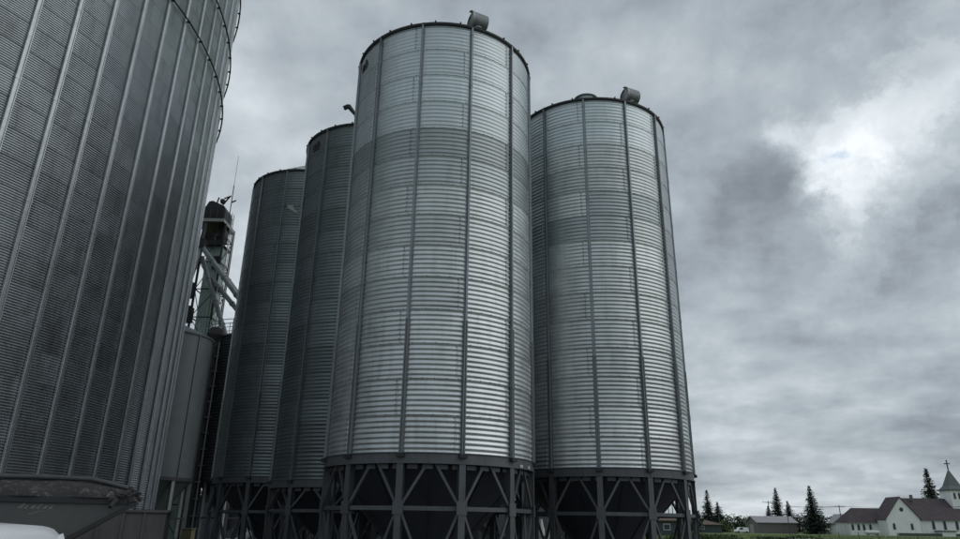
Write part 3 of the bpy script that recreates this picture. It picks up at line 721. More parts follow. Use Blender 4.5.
ms = thing('dark_fill_shed', 'low dark shed added behind the silo legs to darken the gaps', 'shed', (-23, 50, 0))  # added dark mass, keeps the gaps between the silo legs nearly black
def slat_wall():
    g = MB(); W_, H_ = 33.5, 3.3; n = int(W_ / .3); vs = []
    for i in range(n * 2 + 1): x = W_ * i / (n * 2); y = .05 * (i % 2); vs += [(x, y, 0), (x, y, H_)]
    g.add(vs, [(2 * i, 2 * i + 2, 2 * i + 3, 2 * i + 1) for i in range(n * 2)]); return g
slat_wall().build('front_wall', M['shed_dark'], ms)
g = MB(); g.box(0, .06, 0, 33.5, .16, 3.3); g.box(0, .161, 0, .12, 9, 3.3); g.box(33.38, .161, 0, 33.5, 9, 3.3); g.box(0, 9.001, 0, 33.5, 9.12, 3.3); g.build('wall', M['shed_dark'], ms)
g = MB(); g.bar((16.75, -.3, 3.36), (16.75, 9.4, 3.9), 34.2, .08); g.build('roof', M['dark'], ms)
for x in (4, 14, 24): g = MB(); g.box(x, -.06, 0, x + 4, -.001, 2.8); g.box(x + 1.96, -.09, 0, x + 2.04, -.061, 2.8); g.build('door', M['steel'], ms)

# ------------------------------------------------------------------ trailer at lower left
tr = thing('grain_trailer', 'dull grey hopper grain trailer with dirty black tarp in front of the huge bin', 'trailer', (0, 0, 0))
YF, YB = 14.5, 17.0; XL = -19.0
g = MB(); pr = [(XL, 2.0), (-6.84, 2.0), (-7.9, 1.28), (-8.6, .82), (-10.2, .82), (-12.4, 1.75), (-14.2, 1.75), (-16, .82), (-17.6, .82), (-18.6, 1.4)]
g.prism(pr, YF, YB)
body = g.build('body', M['trailer'], tr)
for i in range(9):
    x = -7.9 - i * 1.25; zb_ = 1.28 if i == 0 else (.84 if i in (1,) else 1.78 if i in (4,) else .9)
    if i == 0: continue
    g = MB(); g.box(x - .03, YF - .018, zb_, x + .03, YF - .003, 1.99); g.build('side_post', M['trailer'], body)
g = MB(); g.box(XL, YF - .05, 2.001, -6.8, YF + .06, 2.10); g.box(XL, YB - .06, 2.001, -6.8, YB + .05, 2.10); g.build('top_rail', M['eave'], tr)
g = MB(); g.bar((-6.76, YF - .04, 2.04), (-8.05, YF - .04, 1.2), .06, .07); g.build('end_rail', M['dark'], tr)
g = MB(); nx, ny = 150, 22
def tarp_z(x, v):   # v 0..1 across
    end = min(1, max(0, (-6.75 - x) / .8)); crest = .37 * (.30 + .70 * end ** .7) * (.96 + .04 * sin(x * 2.1))
    if x < -9: crest *= 1 - .07 * min(1, (-9 - x) / 1.5)
    return 2.1 + crest * (sin(pi * v) ** .42 if 0 < v < 1 else 0)
rt_ = random.Random(5)
ph_ = [(rt_.uniform(2, 9), rt_.uniform(-6, 6), rt_.uniform(0, 6)) for _ in range(8)]
vs = []
for i in range(nx + 1):
    x = XL + (-6.8 - XL) * i / nx
    for j in range(ny + 1):
        v = (1 - cos(pi * j / ny)) / 2
        wr = sum(sin(a * x + b * v * 4 + c) for a, b, c in ph_) * .004
        vs.append((x + wr, YF - .06 + (YB - YF + .12) * v - wr * 2, tarp_z(x, v) + wr * (1 if 0 < v < 1 else 0)))
g.add(vs, [(i * (ny + 1) + j, (i + 1) * (ny + 1) + j, (i + 1) * (ny + 1) + j + 1, i * (ny + 1) + j + 1) for i in range(nx) for j in range(ny)])
tp = g.build('tarp', M['tarp'], tr, smooth=True)
g = MB(); prev = None
for i in range(61):
    x = XL + (-6.95 - XL) * i / 60; p = (x, YF + .40, tarp_z(x, .22) + .03)
    if prev: g.tube(prev, p, .045, n=8, caps=False)
    prev = p
smooth_angle(g.build('tarp_roll', M['tarp_roll'], tp), 60)
g = MB(); rt_ = random.Random(9)   # crumpled bunch at the end
for i in range(16):
    c = Vector((-6.85 + rt_.uniform(-.35, .2), YF + rt_.uniform(-.1, .3), 2.12 + rt_.uniform(-.05, .14)))
    q = c + Vector((rt_.uniform(-.3, .12), rt_.uniform(-.12, .12), rt_.uniform(-.16, .08)))
    g.tube(c, q, rt_.uniform(.025, .06), rt_.uniform(.015, .04), 7)
g.build('tarp_bunch', [M['tarp']], tp)
g = MB()
for i in range(22):
    c = Vector((-6.92 + rt_.uniform(-.38, .2), YF - .08 + rt_.uniform(-.06, .06), 2.13 + rt_.uniform(-.08, .10)))
    v_ = [c + Vector((rt_.uniform(-.10, .10), rt_.uniform(-.04, .04), rt_.uniform(-.04, .04))) for _ in range(4)]
    g.add(v_ + [c + Vector((0, -.05, .03))], [(0, 1, 4), (1, 2, 4), (2, 3, 4), (3, 0, 4)])
g.build('torn_fold', M['frayed'], tp, fix=False)
g = MB()   # slanted script lettering with a swoosh below
xx = -8.52
def stroke(x0, z0, x1, z1, w_=.014): g.add([(x0, YF - .006, z0), (x0 + w_, YF - .006, z0), (x1 + w_, YF - .006, z1), (x1, YF - .006, z1)], [(0, 1, 2, 3)])
for ch, hh in enumerate((.085, .05, .05, .085, .05, .06)):
    stroke(xx, 1.90, xx + hh * .9, 1.90 + hh, .018)
    stroke(xx + .012, 1.90, xx + .045, 1.912, .02)
    if ch % 2 == 0: stroke(xx + .04, 1.91, xx + .04 + hh * .6, 1.91 + hh * .7)
    xx += .088
for q in range(8):
    u = q / 8; stroke(-8.36 + .30 * u, 1.80 + .07 * u + .02 * sin(pi * u), -8.36 + .30 * (u + .12), 1.80 + .07 * (u + .125) + .02 * sin(pi * (u + .125)), .022)
g.build('lettering', M['faded_print'], body)
for x in (-17.4, -16.2):
    for yy in (YF + .1, YB - .4):
        g = MB(); g.tube((x, yy, .5), (x, yy + .3, .5), .5, n=24); wh = smooth_angle(g.build('wheel', M['rubber'], tr)); g = MB(); g.tube((x, yy - .01, .5), (x, yy + .31, .5), .26, n=18); g.build('rim', M['rim'], wh)
g = MB(); g.box(-9.3, YF + .2, 0, -9.15, YF + .35, .83); g.box(-9.3, YB - .35, 0, -9.15, YB - .2, .83); g.box(-9.4, YF + .15, .0, -9.05, YF + .4, .04); g.box(-9.4, YB - .4, 0, -9.05, YB - .15, .04); g.build('landing_leg', M['dark'], tr)

RZT = radians(24.4)
def shift(o):
    for c in o.children:
        if c.data and not c.data.get('moved'):
            c.data.transform(Matrix.Diagonal((1, 1, .965, 1)) @ Matrix.Translation((6.8, -14.5, 0))); c.data['moved'] = 1
        shift(c)
shift(tr); tr.location = (-5.94, 12.67, 0); tr.rotation_euler.z = RZT

# bunker wall beside the trailer end
bk = thing('bunker_box', 'weathered grey walled box right of the trailer end', 'bunker', (-8.30, 17.2, 0), radians(20))
g = MB()
g.box(-1.2, 0, 0, .95, .14, 1.84); g.box(.81, .141, 0, .95, 2.0, 1.84); g.box(-1.2, .141, 0, -1.06, 2.0, 1.84); bevel(g.build('wall', M['block'], bk), .01)
g = MB(); g.box(-1.24, -.05, 1.841, .98, .17, 1.90); g.box(.79, .171, 1.841, .99, 2.0, 1.90); g.build('coping', M['block'], bk)
for x0 in (-1.0, -.5, 0, .45): g = MB(); g.box(x0, -.03, 0, x0 + .06, -.002, 1.84); g.build('rib', M['block'], bk)

# concrete piers under the back tanks
for (x, y, w_, h_, lb) in ((-14.15, 31.8, .32, 1.25, 'yellowed concrete pier left of its twin below the smooth tank'), (-12.3, 31.6, .42, 1.3, 'yellowed concrete pier right of its twin, nearest the farthest silo')):
    g = MB(); g.box(-w_ / 2, -w_ / 2, 0, w_ / 2, w_ / 2, h_); g.box(-w_ / 2 - .04, -w_ / 2 - .04, h_ + .001, w_ / 2 + .04, w_ / 2 + .04, h_ + .05); g.box(-w_ / 2 - .1, -w_ / 2 - .1, 0, w_ / 2 + .1, w_ / 2 + .1, .1)
    o = bevel(g.build('concrete_pier', M['ochre'], None, loc=(x, y, 0)), .015); tag(o, lb, 'pier', 'yellowed concrete piers')
g = MB(); prev = None
for i in range(15):
    u = i / 14; p = (-14.1 + 1.7 * u, 31.6, 1.15 - .30 * sin(pi * u))
    if prev: g.tube(prev, p, .02, n=6)
    prev = p
tag(g.build('slack_cable', M['pipe']), 'slack grey cable hanging between the two yellowed piers', 'cable')

# ------------------------------------------------------------------ white car at lower left
car = thing('parked_car', 'white car with only its roof and tail in the lower left corner', 'car', (-7.30, 8.85, 0))
# lofted cross sections along x (x = + is the tail), y half width .88
def car_body():
    g = MB()
    secs = []   # x, z_sill, z_belt, halfwidth
    prof = [(-2.3, .42, .72, .70), (-2.22, .30, .86, .80), (-1.9, .26, .96, .86), (-1.2, .26, 1.02, .89), (0, .26, 1.04, .90), (1.2, .26, 1.06, .90), (1.95, .28, 1.06, .87), (2.22, .34, 1.02, .80), (2.3, .44, .9, .72)]
    ring = 12; vs = []
    for x, z0, z1, hw in prof:
        pts = [(-hw * .93, z0), (-hw, z0 + .12), (-hw, z1 - .16), (-hw * .95, z1 - .03), (-hw * .82, z1), (-hw * .3, z1 + .012), (hw * .3, z1 + .012), (hw * .82, z1), (hw * .95, z1 - .03), (hw, z1 - .16), (hw, z0 + .12), (hw * .93, z0)]
        vs += [(x, a, b) for a, b in pts]
    n = len(prof)
    fs = [(i * ring + q, (i + 1) * ring + q, (i + 1) * ring + (q + 1) % ring, i * ring + (q + 1) % ring) for i in range(n - 1) for q in range(ring)]
    fs += [tuple(range(ring)), tuple(range((n - 1) * ring, n * ring))]
    g.add(vs, fs); return g
smooth_angle(car_body().build('body', M['white'], car), 50)
g = MB()   # glasshouse
lo = [(-1.15, .80), (2.12, .78)]; rf = [(-.35, .66), (1.98, .66)]
vs = []
secs = [(-1.2, 1.02, .80), (-.9, 1.2, .76), (-.35, 1.56, .68), (1.75, 1.58, .68), (2.02, 1.3, .74), (2.15, 1.05, .79)]
for x, z, hw in secs: vs += [(x, -hw, z), (x, hw, z)]
vs += [(-1.2, -.82, 1.0), (-1.2, .82, 1.0), (2.15, -.82, 1.0), (2.15, .82, 1.0)]
g.add(vs, [(i * 2, i * 2 + 1, i * 2 + 3, i * 2 + 2) for i in range(5)] + [(12, 0, 2, 4, 6, 8, 10, 14), (13, 15, 11, 9, 7, 5, 3, 1), (12, 13, 1, 0), (14, 10, 11, 15)])
g.build('cabin', M['white'], car)
for s_ in (-1, 1):
    for (xa, xb, xc, xd) in ((-.95, -.42, .42, .42), (.52, .52, 1.25, 1.25)):
        g = MB(); q = [(xa, 1.12, .805), (xc, 1.12, .805), (xd, 1.48, .725), (xb, 1.48, .725)]
        g.add([(x, s_ * (y + d), z) for d in (0, .012) for x, z, y in q], [(0, 1, 2, 3), (7, 6, 5, 4), (0, 4, 5, 1), (1, 5, 6, 2), (2, 6, 7, 3), (3, 7, 4, 0)]); g.build('side_window', M['glass'], car)
g = MB(); nx, ny = 12, 10; vs = []
for i in range(nx + 1):
    u = i / nx; x = -.42 + 2.47 * u
    z = 1.60 + .045 * sin(pi * min(1, u * 1.05)) - (.16 * max(0, (u - .93) / .07) ** 1.3) - (.03 * max(0, (.1 - u) / .1))
    for j in range(ny + 1):
        v = j / ny * 2 - 1; vs.append((x, v * .70, z - .05 * abs(v) ** 3.5))
m_ = len(vs); vs += [(a, b, c - .05) for a, b, c in vs]
fs = [(i * 11 + j, (i + 1) * 11 + j, (i + 1) * 11 + j + 1, i * 11 + j + 1) for i in range(nx) for j in range(ny)]
fs += [tuple(m_ + q for q in f[::-1]) for f in fs]
edge = [i * 11 for i in range(nx + 1)]; edge2 = [i * 11 + 10 for i in range(nx + 1)]
for E_ in (edge, edge2, list(range(11)), list(range(nx * 11, nx * 11 + 11))): fs += [(E_[i], E_[i + 1], m_ + E_[i + 1], m_ + E_[i]) for i in range(len(E_) - 1)]
g.add(vs, fs); smooth_angle(g.build('roof', M['white'], car), 45)
for s_ in (-1, 1):
    for (p, q) in (((-1.2, .80 * s_, 1.04), (-.38, .69 * s_, 1.57)), ((2.12, .79 * s_, 1.06), (1.95, .69 * s_, 1.5)), ((.47, .83 * s_, 1.05), (.47, .72 * s_, 1.56))):
        g = MB(); g.bar(p, q, .07, .05); g.build('pillar', M['white'], car)
    g = MB(); g.box(2.2, s_ * .72 - .09, .72, 2.315, s_ * .72 + .09, .95); g.build('tail_light', M['lamp_red'], car)
    g = MB(); g.box(-2.315, s_ * .62 - .13, .62, -2.25, s_ * .62 + .13, .76); g.build('headlight', M['lamp_clear'], car)
    g = MB(); g.box(-.95, s_ * .97 - .09, 1.0, -.85, s_ * .97 + .09, 1.14); bevel(g.build('side_mirror', M['white'], car), .03)
    for x in (-1.45, 1.45):
        g = MB(); g.tube((x, s_ * .90, .33), (x, s_ * .68, .33), .33, n=28); wh = smooth_angle(g.build('wheel', M['rubber'], car)); g = MB(); g.tube((x, s_ * .91, .33), (x, s_ * .9, .33), .21, n=20); g.build('rim', M['rim'], wh)

# ------------------------------------------------------------------ church
def arched(g, x, z0, w_, h_, y, d=.03):
    n = 8; pts = [(x - w_ / 2, z0), (x + w_ / 2, z0)]
    pts += [(x + w_ / 2 * cos(pi * i / n), z0 + h_ - w_ * .7 + w_ * .9 * sin(pi * i / n) ** .8) for i in range(n + 1)]
    g.prism(pts, y - d, y + .3)
def gable_box(x0, x1, y0, y1, ze, zr, parent, wm, rm, axis='x', over=.4, hip0=0.0, hip1=0.0):
    g = MB()
    if axis == 'x':
        ym = (y0 + y1) / 2
        g.add([(x0,y0,0),(x1,y0,0),(x1,y1,0),(x0,y1,0),(x0,y0,ze),(x1,y0,ze),(x1,y1,ze),(x0,y1,ze),(x0+hip0,ym,zr-.15),(x1-hip1,ym,zr-.15)],
              [(0,1,5,4),(1,2,6,5),(2,3,7,6),(3,0,4,7),(4,8,7),(5,6,9),(4,5,9,8),(6,7,8,9)])
        wl = g.build('wall', wm, parent)
        g = MB(); o = over; sl = (zr - ze) / (ym - y0)
        for s_ in (-1, 1):
            ye = ym + s_ * (ym - y0 + o); zz = ze - sl * o
            g.add([(x0 - o, ye, zz), (x1 + o, ye, zz), (x1 - hip1 + (o if not hip1 else 0), ym, zr), (x0 + hip0 - (o if not hip0 else 0), ym, zr),
                   (x0 - o, ye, zz + .2), (x1 + o, ye, zz + .2), (x1 - hip1 + (o if not hip1 else 0), ym, zr + .2), (x0 + hip0 - (o if not hip0 else 0), ym, zr + .2)],
                  [(0,3,2,1),(4,5,6,7),(0,1,5,4),(1,2,6,5),(2,3,7,6),(3,0,4,7)])
        if hip0: g.add([(x0 - o, y0 - o, ze - sl * o + .2), (x0 - o, y1 + o, ze - sl * o + .2), (x0 + hip0, ym, zr + .2)], [(0, 1, 2)])
        if hip1: g.add([(x1 + o, y0 - o, ze - sl * o + .2), (x1 + o, y1 + o, ze - sl * o + .2), (x1 - hip1, ym, zr + .2)], [(0, 2, 1)])
        rf = g.build('roof', rm, parent)
    else:
        xm = (x0 + x1) / 2
        g.add([(x0,y0,0),(x1,y0,0),(x1,y1,0),(x0,y1,0),(x0,y0,ze),(x1,y0,ze),(x1,y1,ze),(x0,y1,ze),(xm,y0,zr-.15),(xm,y1,zr-.15)],
              [(0,1,5,8,4),(1,2,6,5),(2,3,7,9,6),(3,0,4,7),(4,8,9,7),(8,5,6,9)])
        wl = g.build('wall', wm, parent)
        g = MB(); o = over; sl = (zr - ze) / (xm - x0)
        for s_ in (-1, 1):
            xe = xm + s_ * (xm - x0 + o); zz = ze - sl * o
            g.add([(xe, y0 - o, zz), (xe, y1 + o, zz), (xm, y1 + o, zr), (xm, y0 - o, zr), (xe, y0 - o, zz + .2), (xe, y1 + o, zz + .2), (xm, y1 + o, zr + .2), (xm, y0 - o, zr + .2)],
                  [(0,3,2,1),(4,5,6,7),(0,1,5,4),(1,2,6,5),(2,3,7,6),(3,0,4,7)])
        rf = g.build('roof', rm, parent)
    return wl, rf
ch = thing('church', 'white church with mauve roof, arched windows and a grey spire topped by a cross', 'church', (0, 0, 0))
CY = 260
gable_box(132.3, 150, CY, CY + 9, 4.5, 9.0, ch, M['church_wall'], M['roof_mauve'], 'x', .5, 4)
gable_box(150.5, 190, CY - 3, CY + 13, 5.7, 12.7, ch, M['church_wall'], M['roof_mauve'], 'x', .5)
gable_box(142.6, 154.4, CY - 6, CY + 2, 5.6, 12.7, ch, M['church_wall'], M['roof_mauve'], 'y', .4)
def win(x, z0, w_, h_, y, parent=ch):
    g = MB(); arched(g, x, z0, w_ + .35, h_ + .3, y, .04); fr = g.build('window', M['white_dull'], parent)
    g = MB(); arched(g, x, z0 + .12, w_, h_, y, .10); g.build('pane', M['window'], fr)
for x in (133.6, 135.7, 137.6, 139.9): win(x, 1.5, .8, 1.9, CY)
for x in (145.0, 151.2): win(x, 1.9, .8, 1.9, CY - 6)
for x in (160.6, 164.6, 168.9, 173.1, 177.3, 181.5): win(x, 2.1, .9, 2.7, CY - 3)
g = MB(); g.tube((148.5, CY - 6.06, 8.6), (148.5, CY - 6.002, 8.6), .7, n=16); g.build('round_window', M['window'], ch)
g = MB(); g.box(161.0, CY - 6.5, 0, 165.8, CY - 3.01, 1.6); pc = g.build('porch', M['church_wall'], ch)
g = MB(); g.box(160.5, CY - 7, 1.601, 166.4, CY - 3.01, 1.9); g.build('porch_roof', M['green_siding'], pc)
g = MB(); g.box(146, CY - 6.15, 0, 161.4, CY - 6.006 + .0, .9); g.box(167.1, CY - 3.15, 0, 186, CY - 3.01, .9); g.build('base_course', M['green_siding'], ch)
for x, y in ((132.3, CY - .06), (150.5, CY - 3.06), (154.34, CY - 6.06), (142.6, CY - 6.06)):
    g = MB(); g.box(x - .02, y, 0, x + .3, y + .05, 4.4); g.build('corner_board', M['white_dull'], ch)
g = MB(); g.box(131.9, CY - .75, 4.02, 142.0, CY - .6, 4.2); g.build('gutter', M['pipe'], ch)
g = MB(); g.box(154.9, CY - 3.75, 5.15, 190.4, CY - 3.6, 5.33); g.build('gutter', M['pipe'], ch)
g = MB(); g.box(158, CY + 3, 12, 158.8, CY + 3.8, 14.0); g.build('chimney', M['spire'], ch)
# steeple
g = MB(); g.box(171.5, CY + 1.0, 9, 177.7, CY + 7.2, 15.6); g.build('belfry', M['church_wall'], ch)
g = MB(); g.box(171.0, CY + .5, 15.601, 178.2, CY + 7.7, 16.1); g.build('cornice', M['spire'], ch)
for x in (172.9, 174.6, 176.3): win(x, 12.6, .7, 2.0, CY + 1.0)
g = MB(); c = (174.6, CY + 4.1); g.add([(c[0] + i * 3.1, c[1] + j * 3.1, 16.101) for i, j in ((-1, -1), (1, -1), (1, 1), (-1, 1))] + [(c[0] + i * 2.1, c[1] + j * 2.1, 17.3) for i, j in ((-1, -1), (1, -1), (1, 1), (-1, 1))] + [(c[0], c[1], 23.4)],
    [(0,1,5,4),(1,2,6,5),(2,3,7,6),(3,0,4,7),(4,5,8),(5,6,8),(6,7,8),(7,4,8)]); sp = g.build('spire', M['spire'], ch)
g = MB(); g.box(c[0] - .17, c[1] - .17, 23.1, c[0] + .17, c[1] + .17, 26.6); g.box(c[0] - 1.1, c[1] - .16, 25.1, c[0] - .171, c[1] + .16, 25.45); g.box(c[0] + .171, c[1] - .16, 25.1, c[0] + 1.1, c[1] + .16, 25.45); g.build('cross', M['spire'], sp)

# small houses and sheds
def windows_on(parent, xs, y, z0, z1, w_):
    for x in xs:
        g = MB(); g.box(x - w_ / 2 - .12, y - .05, z0 - .12, x + w_ / 2 + .12, y - .004, z1 + .12); fr = g.build('window', M['white_dull'], parent)
        g = MB(); g.box(x - w_ / 2, y - .08, z0, x + w_ / 2, y - .051, z1); g.build('pane', M['window'], fr)
hs = thing('bungalow', 'low dark teal house with brown hipped roof right behind the right silo', 'house', (0, 0, 0))
gable_box(62, 83.6, 250, 262, 2.8, 5.0, hs, M['teal_wall'], M['roof_brown'], 'x', .7, 5, 8)
windows_on(hs, (66, 71.5, 77), 250, 1.2, 2.1, 1.3)
g = MB(); g.box(74, 249.95, 0, 75.1, 249.996, 2.1); g.build('door', M['white_dull'], hs)
hs2 = thing('brown_roofed_building', 'long low building with rusty brown roof seen under the hopper of the right silo', 'building', (0, 0, 0))
gable_box(30, 42.5, 150, 156, 2.95, 3.8, hs2, M['teal_wall'], M['roof_brown'], 'x', .5)
windows_on(hs2, (32, 35.5, 39), 150, 1.2, 2.2, 1.2)
sh = thing('metal_shed', 'long grey metal shed with pale roof behind the utility pole', 'shed', (103.7, 270, 0), 0)
gable_box(0, 14.6, 0, 11, 3.8, 5.9, sh, M['shed_wall'], M['shed_roof'], 'x', .5)
g = MB(); g.add([(-.03, 3.5, 0), (-.03, 7.5, 0), (-.03, 7.5, 3), (-.03, 3.5, 3), (-.12, 3.5, 0), (-.12, 7.5, 0), (-.12, 7.5, 3), (-.12, 3.5, 3)], [(0,1,2,3),(7,6,5,4),(0,4,5,1),(3,2,6,7),(0,3,7,4),(1,5,6,2)]); g.build('door', M['shed_roof'], sh)
wh_ = thing('cottage', 'small pale grey cottage left of the church wing', 'house', (0, 0, 0))
gable_box(168.5, 175, 340, 350, 4.6, 8.4, wh_, M['church_wall'], M['shed_roof'], 'y', .5)
windows_on(wh_, (170.2, 173.2), 340, 1.4, 2.8, 1.2)
# hopper cones of far bins over the horizon
for x, y, s_, lb in ((226, 800, 9, 'left one of two far pale bin roofs over the tree line'), (262, 800, 11, 'right one of two far pale bin roofs, over the shed roof')):
    t = thing('far_bin', lb, 'grain bin', (x, y, 0), 0, 'far pale bins'); g = MB(); g.lathe([(s_, 0), (s_, 7)], 20); g.build('wall', M['pipe_pale'], t, smooth=True)
    g = MB(); g.lathe([(s_ + .3, 7), (.6, 7 + s_ * .62), (0, 7.4 + s_ * .62)], 20); g.build('roof', M['pipe_pale'], t, smooth=True)

# vehicles, tank far right
def small_car(label, x, y, rz, mt):
    t = thing('parked_van', label, 'van', (x, y, 0), rz)
    g = MB(); g.prism([(-2.5, .4), (2.4, .4), (2.5, .9), (2.3, 1.9), (-.9, 2.0), (-1.6, 1.15), (-2.4, 1.0)], -.95, .95); bevel(g.build('body', mt, t), .08)
    g = MB(); g.prism([(-1.45, 1.2), (-.85, 1.85), (.2, 1.85), (.2, 1.2)], -.97, .97); g.build('window', M['glass'], t)
    for xx in (-1.6, 1.6):
        for s_ in (-1, 1): g = MB(); g.tube((xx, s_ * .7, .36), (xx, s_ * .97, .36), .36, n=18); g.build('wheel', M['rubber'], t)
small_car('white van parked between the teal house and the grey shed', 96.8, 268, radians(10), M['white'])
tk = thing('propane_tank', 'small white horizontal propane tank on the grass before the church', 'propane tank', (132.0, 245, 0))
g = MB(); g.tube((-1.9, 0, 1.0), (2.2, 0, 1.0), .62, n=20); g.tube((-2.3, 0, 1.0), (-1.9, 0, 1.0), .3, .62, 20); g.tube((2.2, 0, 1.0), (2.6, 0, 1.0), .62, .3, 20); smooth_angle(g.build('tank_shell', M['white_dull'], tk))
for x in (-1.3, 1.6): g = MB(); g.box(x - .15, -.5, 0, x + .15, .5, .5); g.build('support', M['concrete'], tk)
g = MB(); g.tube((.1, 0, 1.6), (.1, 0, 1.85), .2); g.build('valve_dome', M['white_dull'], tk)

# ------------------------------------------------------------------ poles
def pole(label, x, y, h_, arms=1, w_=2.4, r=.16, lamp=False):
    t = thing('utility_pole', label, 'utility pole', (x, y, 0), 0, 'utility poles')
    g = MB(); g.tube((0, 0, 0), (0, 0, h_), r, r * .7, 8); g.build('pole', M['pole'], t)
    for i in range(arms):
        g = MB(); g.box(-w_ / 2, -r - .1, h_ - .7 - i * .9, w_ / 2, -r, h_ - .5 - i * .9); ar = g.build('crossarm', M['pole'], t)
        g = MB()
        for q in (-.45, -.2, .2, .45): g.tube((q * w_, -r - .05, h_ - .5 - i * .9), (q * w_, -r - .05, h_ - .25 - i * .9), .06, n=6)
        g.build('insulator', M['pipe_pale'], ar)
    return t
pole('utility pole with crossarm at the left end of the grey shed', 128.8, 320, 13.1, 1, 5.5, .26)
pole('thin pole before the spruces at the right of the brown roof', 88.1, 265, 8.5, 0, 1, .2)
pole('slim pale pole in front of the right half of the shed', 87.5, 205, 8.0, 0, 1, .13)
pole('crossarm pole between the far cottage and the church wing', 144.9, 290, 10.9, 1, 4.2, .22)
pole('left pole seen through the legs of the right silo', 52.8, 200, 7.9, 0, 1, .14)
pole('right pole seen through the legs of the right silo', 53.9, 200, 8.2, 0, 1, .14)
pole('far crossarm pole over the low trees left of the van', 141.0, 420, 10.5, 1, 5.0, .22)

fn = thing('wire_fence', 'thin wire fence with wooden posts along the lawn before the church', 'fence', (96, 150, 0))
pm_ = MB(); pm_.tube((0, 0, 0), (0, 0, 1.25), .07, n=6); pm_ = pm_.mesh('post', M['pole'])
for i in range(14): link('post', pm_, fn, (i * 4.0 - 26, 0, 0))
for z in (.5, .85, 1.15): g = MB(); g.bar((-26, -.08, z), (26, -.08, z), .02); g.build('wire', M['pipe'], fn)
wr = MB(); A_ = Vector((128.8, 319.7, 12.5)); B_ = Vector((144.9, 289.7, 10.4)); C_ = Vector((190, 240, 11.5))
for d_ in (-1.6, -.6, 1.0):
    for (p_, q_) in ((A_, B_), (B_, C_)):
        pv = None
        for i in range(9):
            u = i / 8; c_ = p_.lerp(q_, u) + Vector((d_, 0, -1.2 * sin(pi * u)))
            if pv: wr.tube(pv, c_, .03, n=4, caps=False)
            pv = c_
tag(wr.build('power_line', M['dark']), 'sagging power wires running from the crossarm poles over the church lawn', 'power line')

# ------------------------------------------------------------------ trees
def spruce(label, x, y, h_, rad, mt, seed, lean=0.0, sparse=1.0, group='spruces on the horizon'):
    rnd = random.Random(seed); t = thing('spruce_tree', label, 'spruce', (x, y, 0), 0, group)
    g = MB(); g.tube((0, 0, 0), (lean * h_, 0, h_), h_ * .022, h_ * .002, 7); g.build('trunk', M['bark'], t)
    g = MB(); z = h_ * .05; lobes = [rnd.uniform(.7, 1.25) for _ in range(9)]
    while z < h_ * .99:
        u = z / h_; ph = rnd.uniform(0, 6); nb = max(4, int(12 * (1 - u) + 4))
        ring = rnd.uniform(.72, 1.15)
        for b in range(nb):
            if rnd.random() > sparse: continue
            a = ph + 2 * pi * b / nb + rnd.uniform(-.25, .25)
            L_ = (rad * .92 * (1 - u) ** .92 * ring * lobes[int((a % (2 * pi)) / (2 * pi) * 8.99)] + h_ * .014) * rnd.uniform(.65, 1.15)
            drop = L_ * rnd.uniform(.10, .38); c, s = cos(a), sin(a); nn = max(2, int(L_ / (h_ * .020)))
            for q in range(nn):
                f = (q + rnd.random()) / nn; px = lean * z + c * L_ * f; py = s * L_ * f; pz = z - drop * f + (f * f) * drop * .55
                sz = h_ * .026 * rnd.uniform(.5, 1.3) * (1.1 - .45 * f) * (1.25 - .45 * u)
                for k in range(4):
                    d1 = Vector((rnd.gauss(c * .8, .45), rnd.gauss(s * .8, .45), rnd.gauss(-.25, .3))).normalized() * sz * 1.6
                    d2 = Vector((rnd.gauss(0, 1), rnd.gauss(0, 1), rnd.gauss(0, .4))).normalized() * sz * .5
                    p = Vector((px, py, pz)); g.add([p - d2, p + d2, p + d1], [(0, 1, 2)])
        z += h_ * .028 * (1.1 - .6 * u)
    g.build('crown', mt, t, fix=False); return t
spruce('ragged spruce with a pointed tip right beside the right silo, behind the brown roof', 96.2, 302, 16.6, 6.3, M['needle'], 1, sparse=.9)
spruce('lower rounder dark spruce at the right foot of the ragged one', 101.2, 305, 12.0, 6.3, M['needle_dark'], 2)
spruce('small dark spruce at the left foot of the ragged one', 94.0, 308, 8.5, 4.1, M['needle_dark'], 12)
spruce('tall spruce behind the shed with a narrow tip', 145.0, 350, 20.4, 6.9, M['needle'], 3, sparse=.95)
spruce('bushy lower spruce right of the tall one behind the shed', 151.0, 352, 14.5, 7.2, M['needle_dark'], 4)
spruce('small spruce left of the tall one beside the utility pole', 140.5, 350, 12.0, 5.0, M['needle_dark'], 5)
spruce('broad spruce standing on the lawn right of the shed', 121.0, 262, 16.6, 6.9, M['needle'], 6)
spruce('tall leaning spruce rising behind the church roof', 184.5, 292, 25.9, 9.1, M['needle'], 7, lean=-.03)
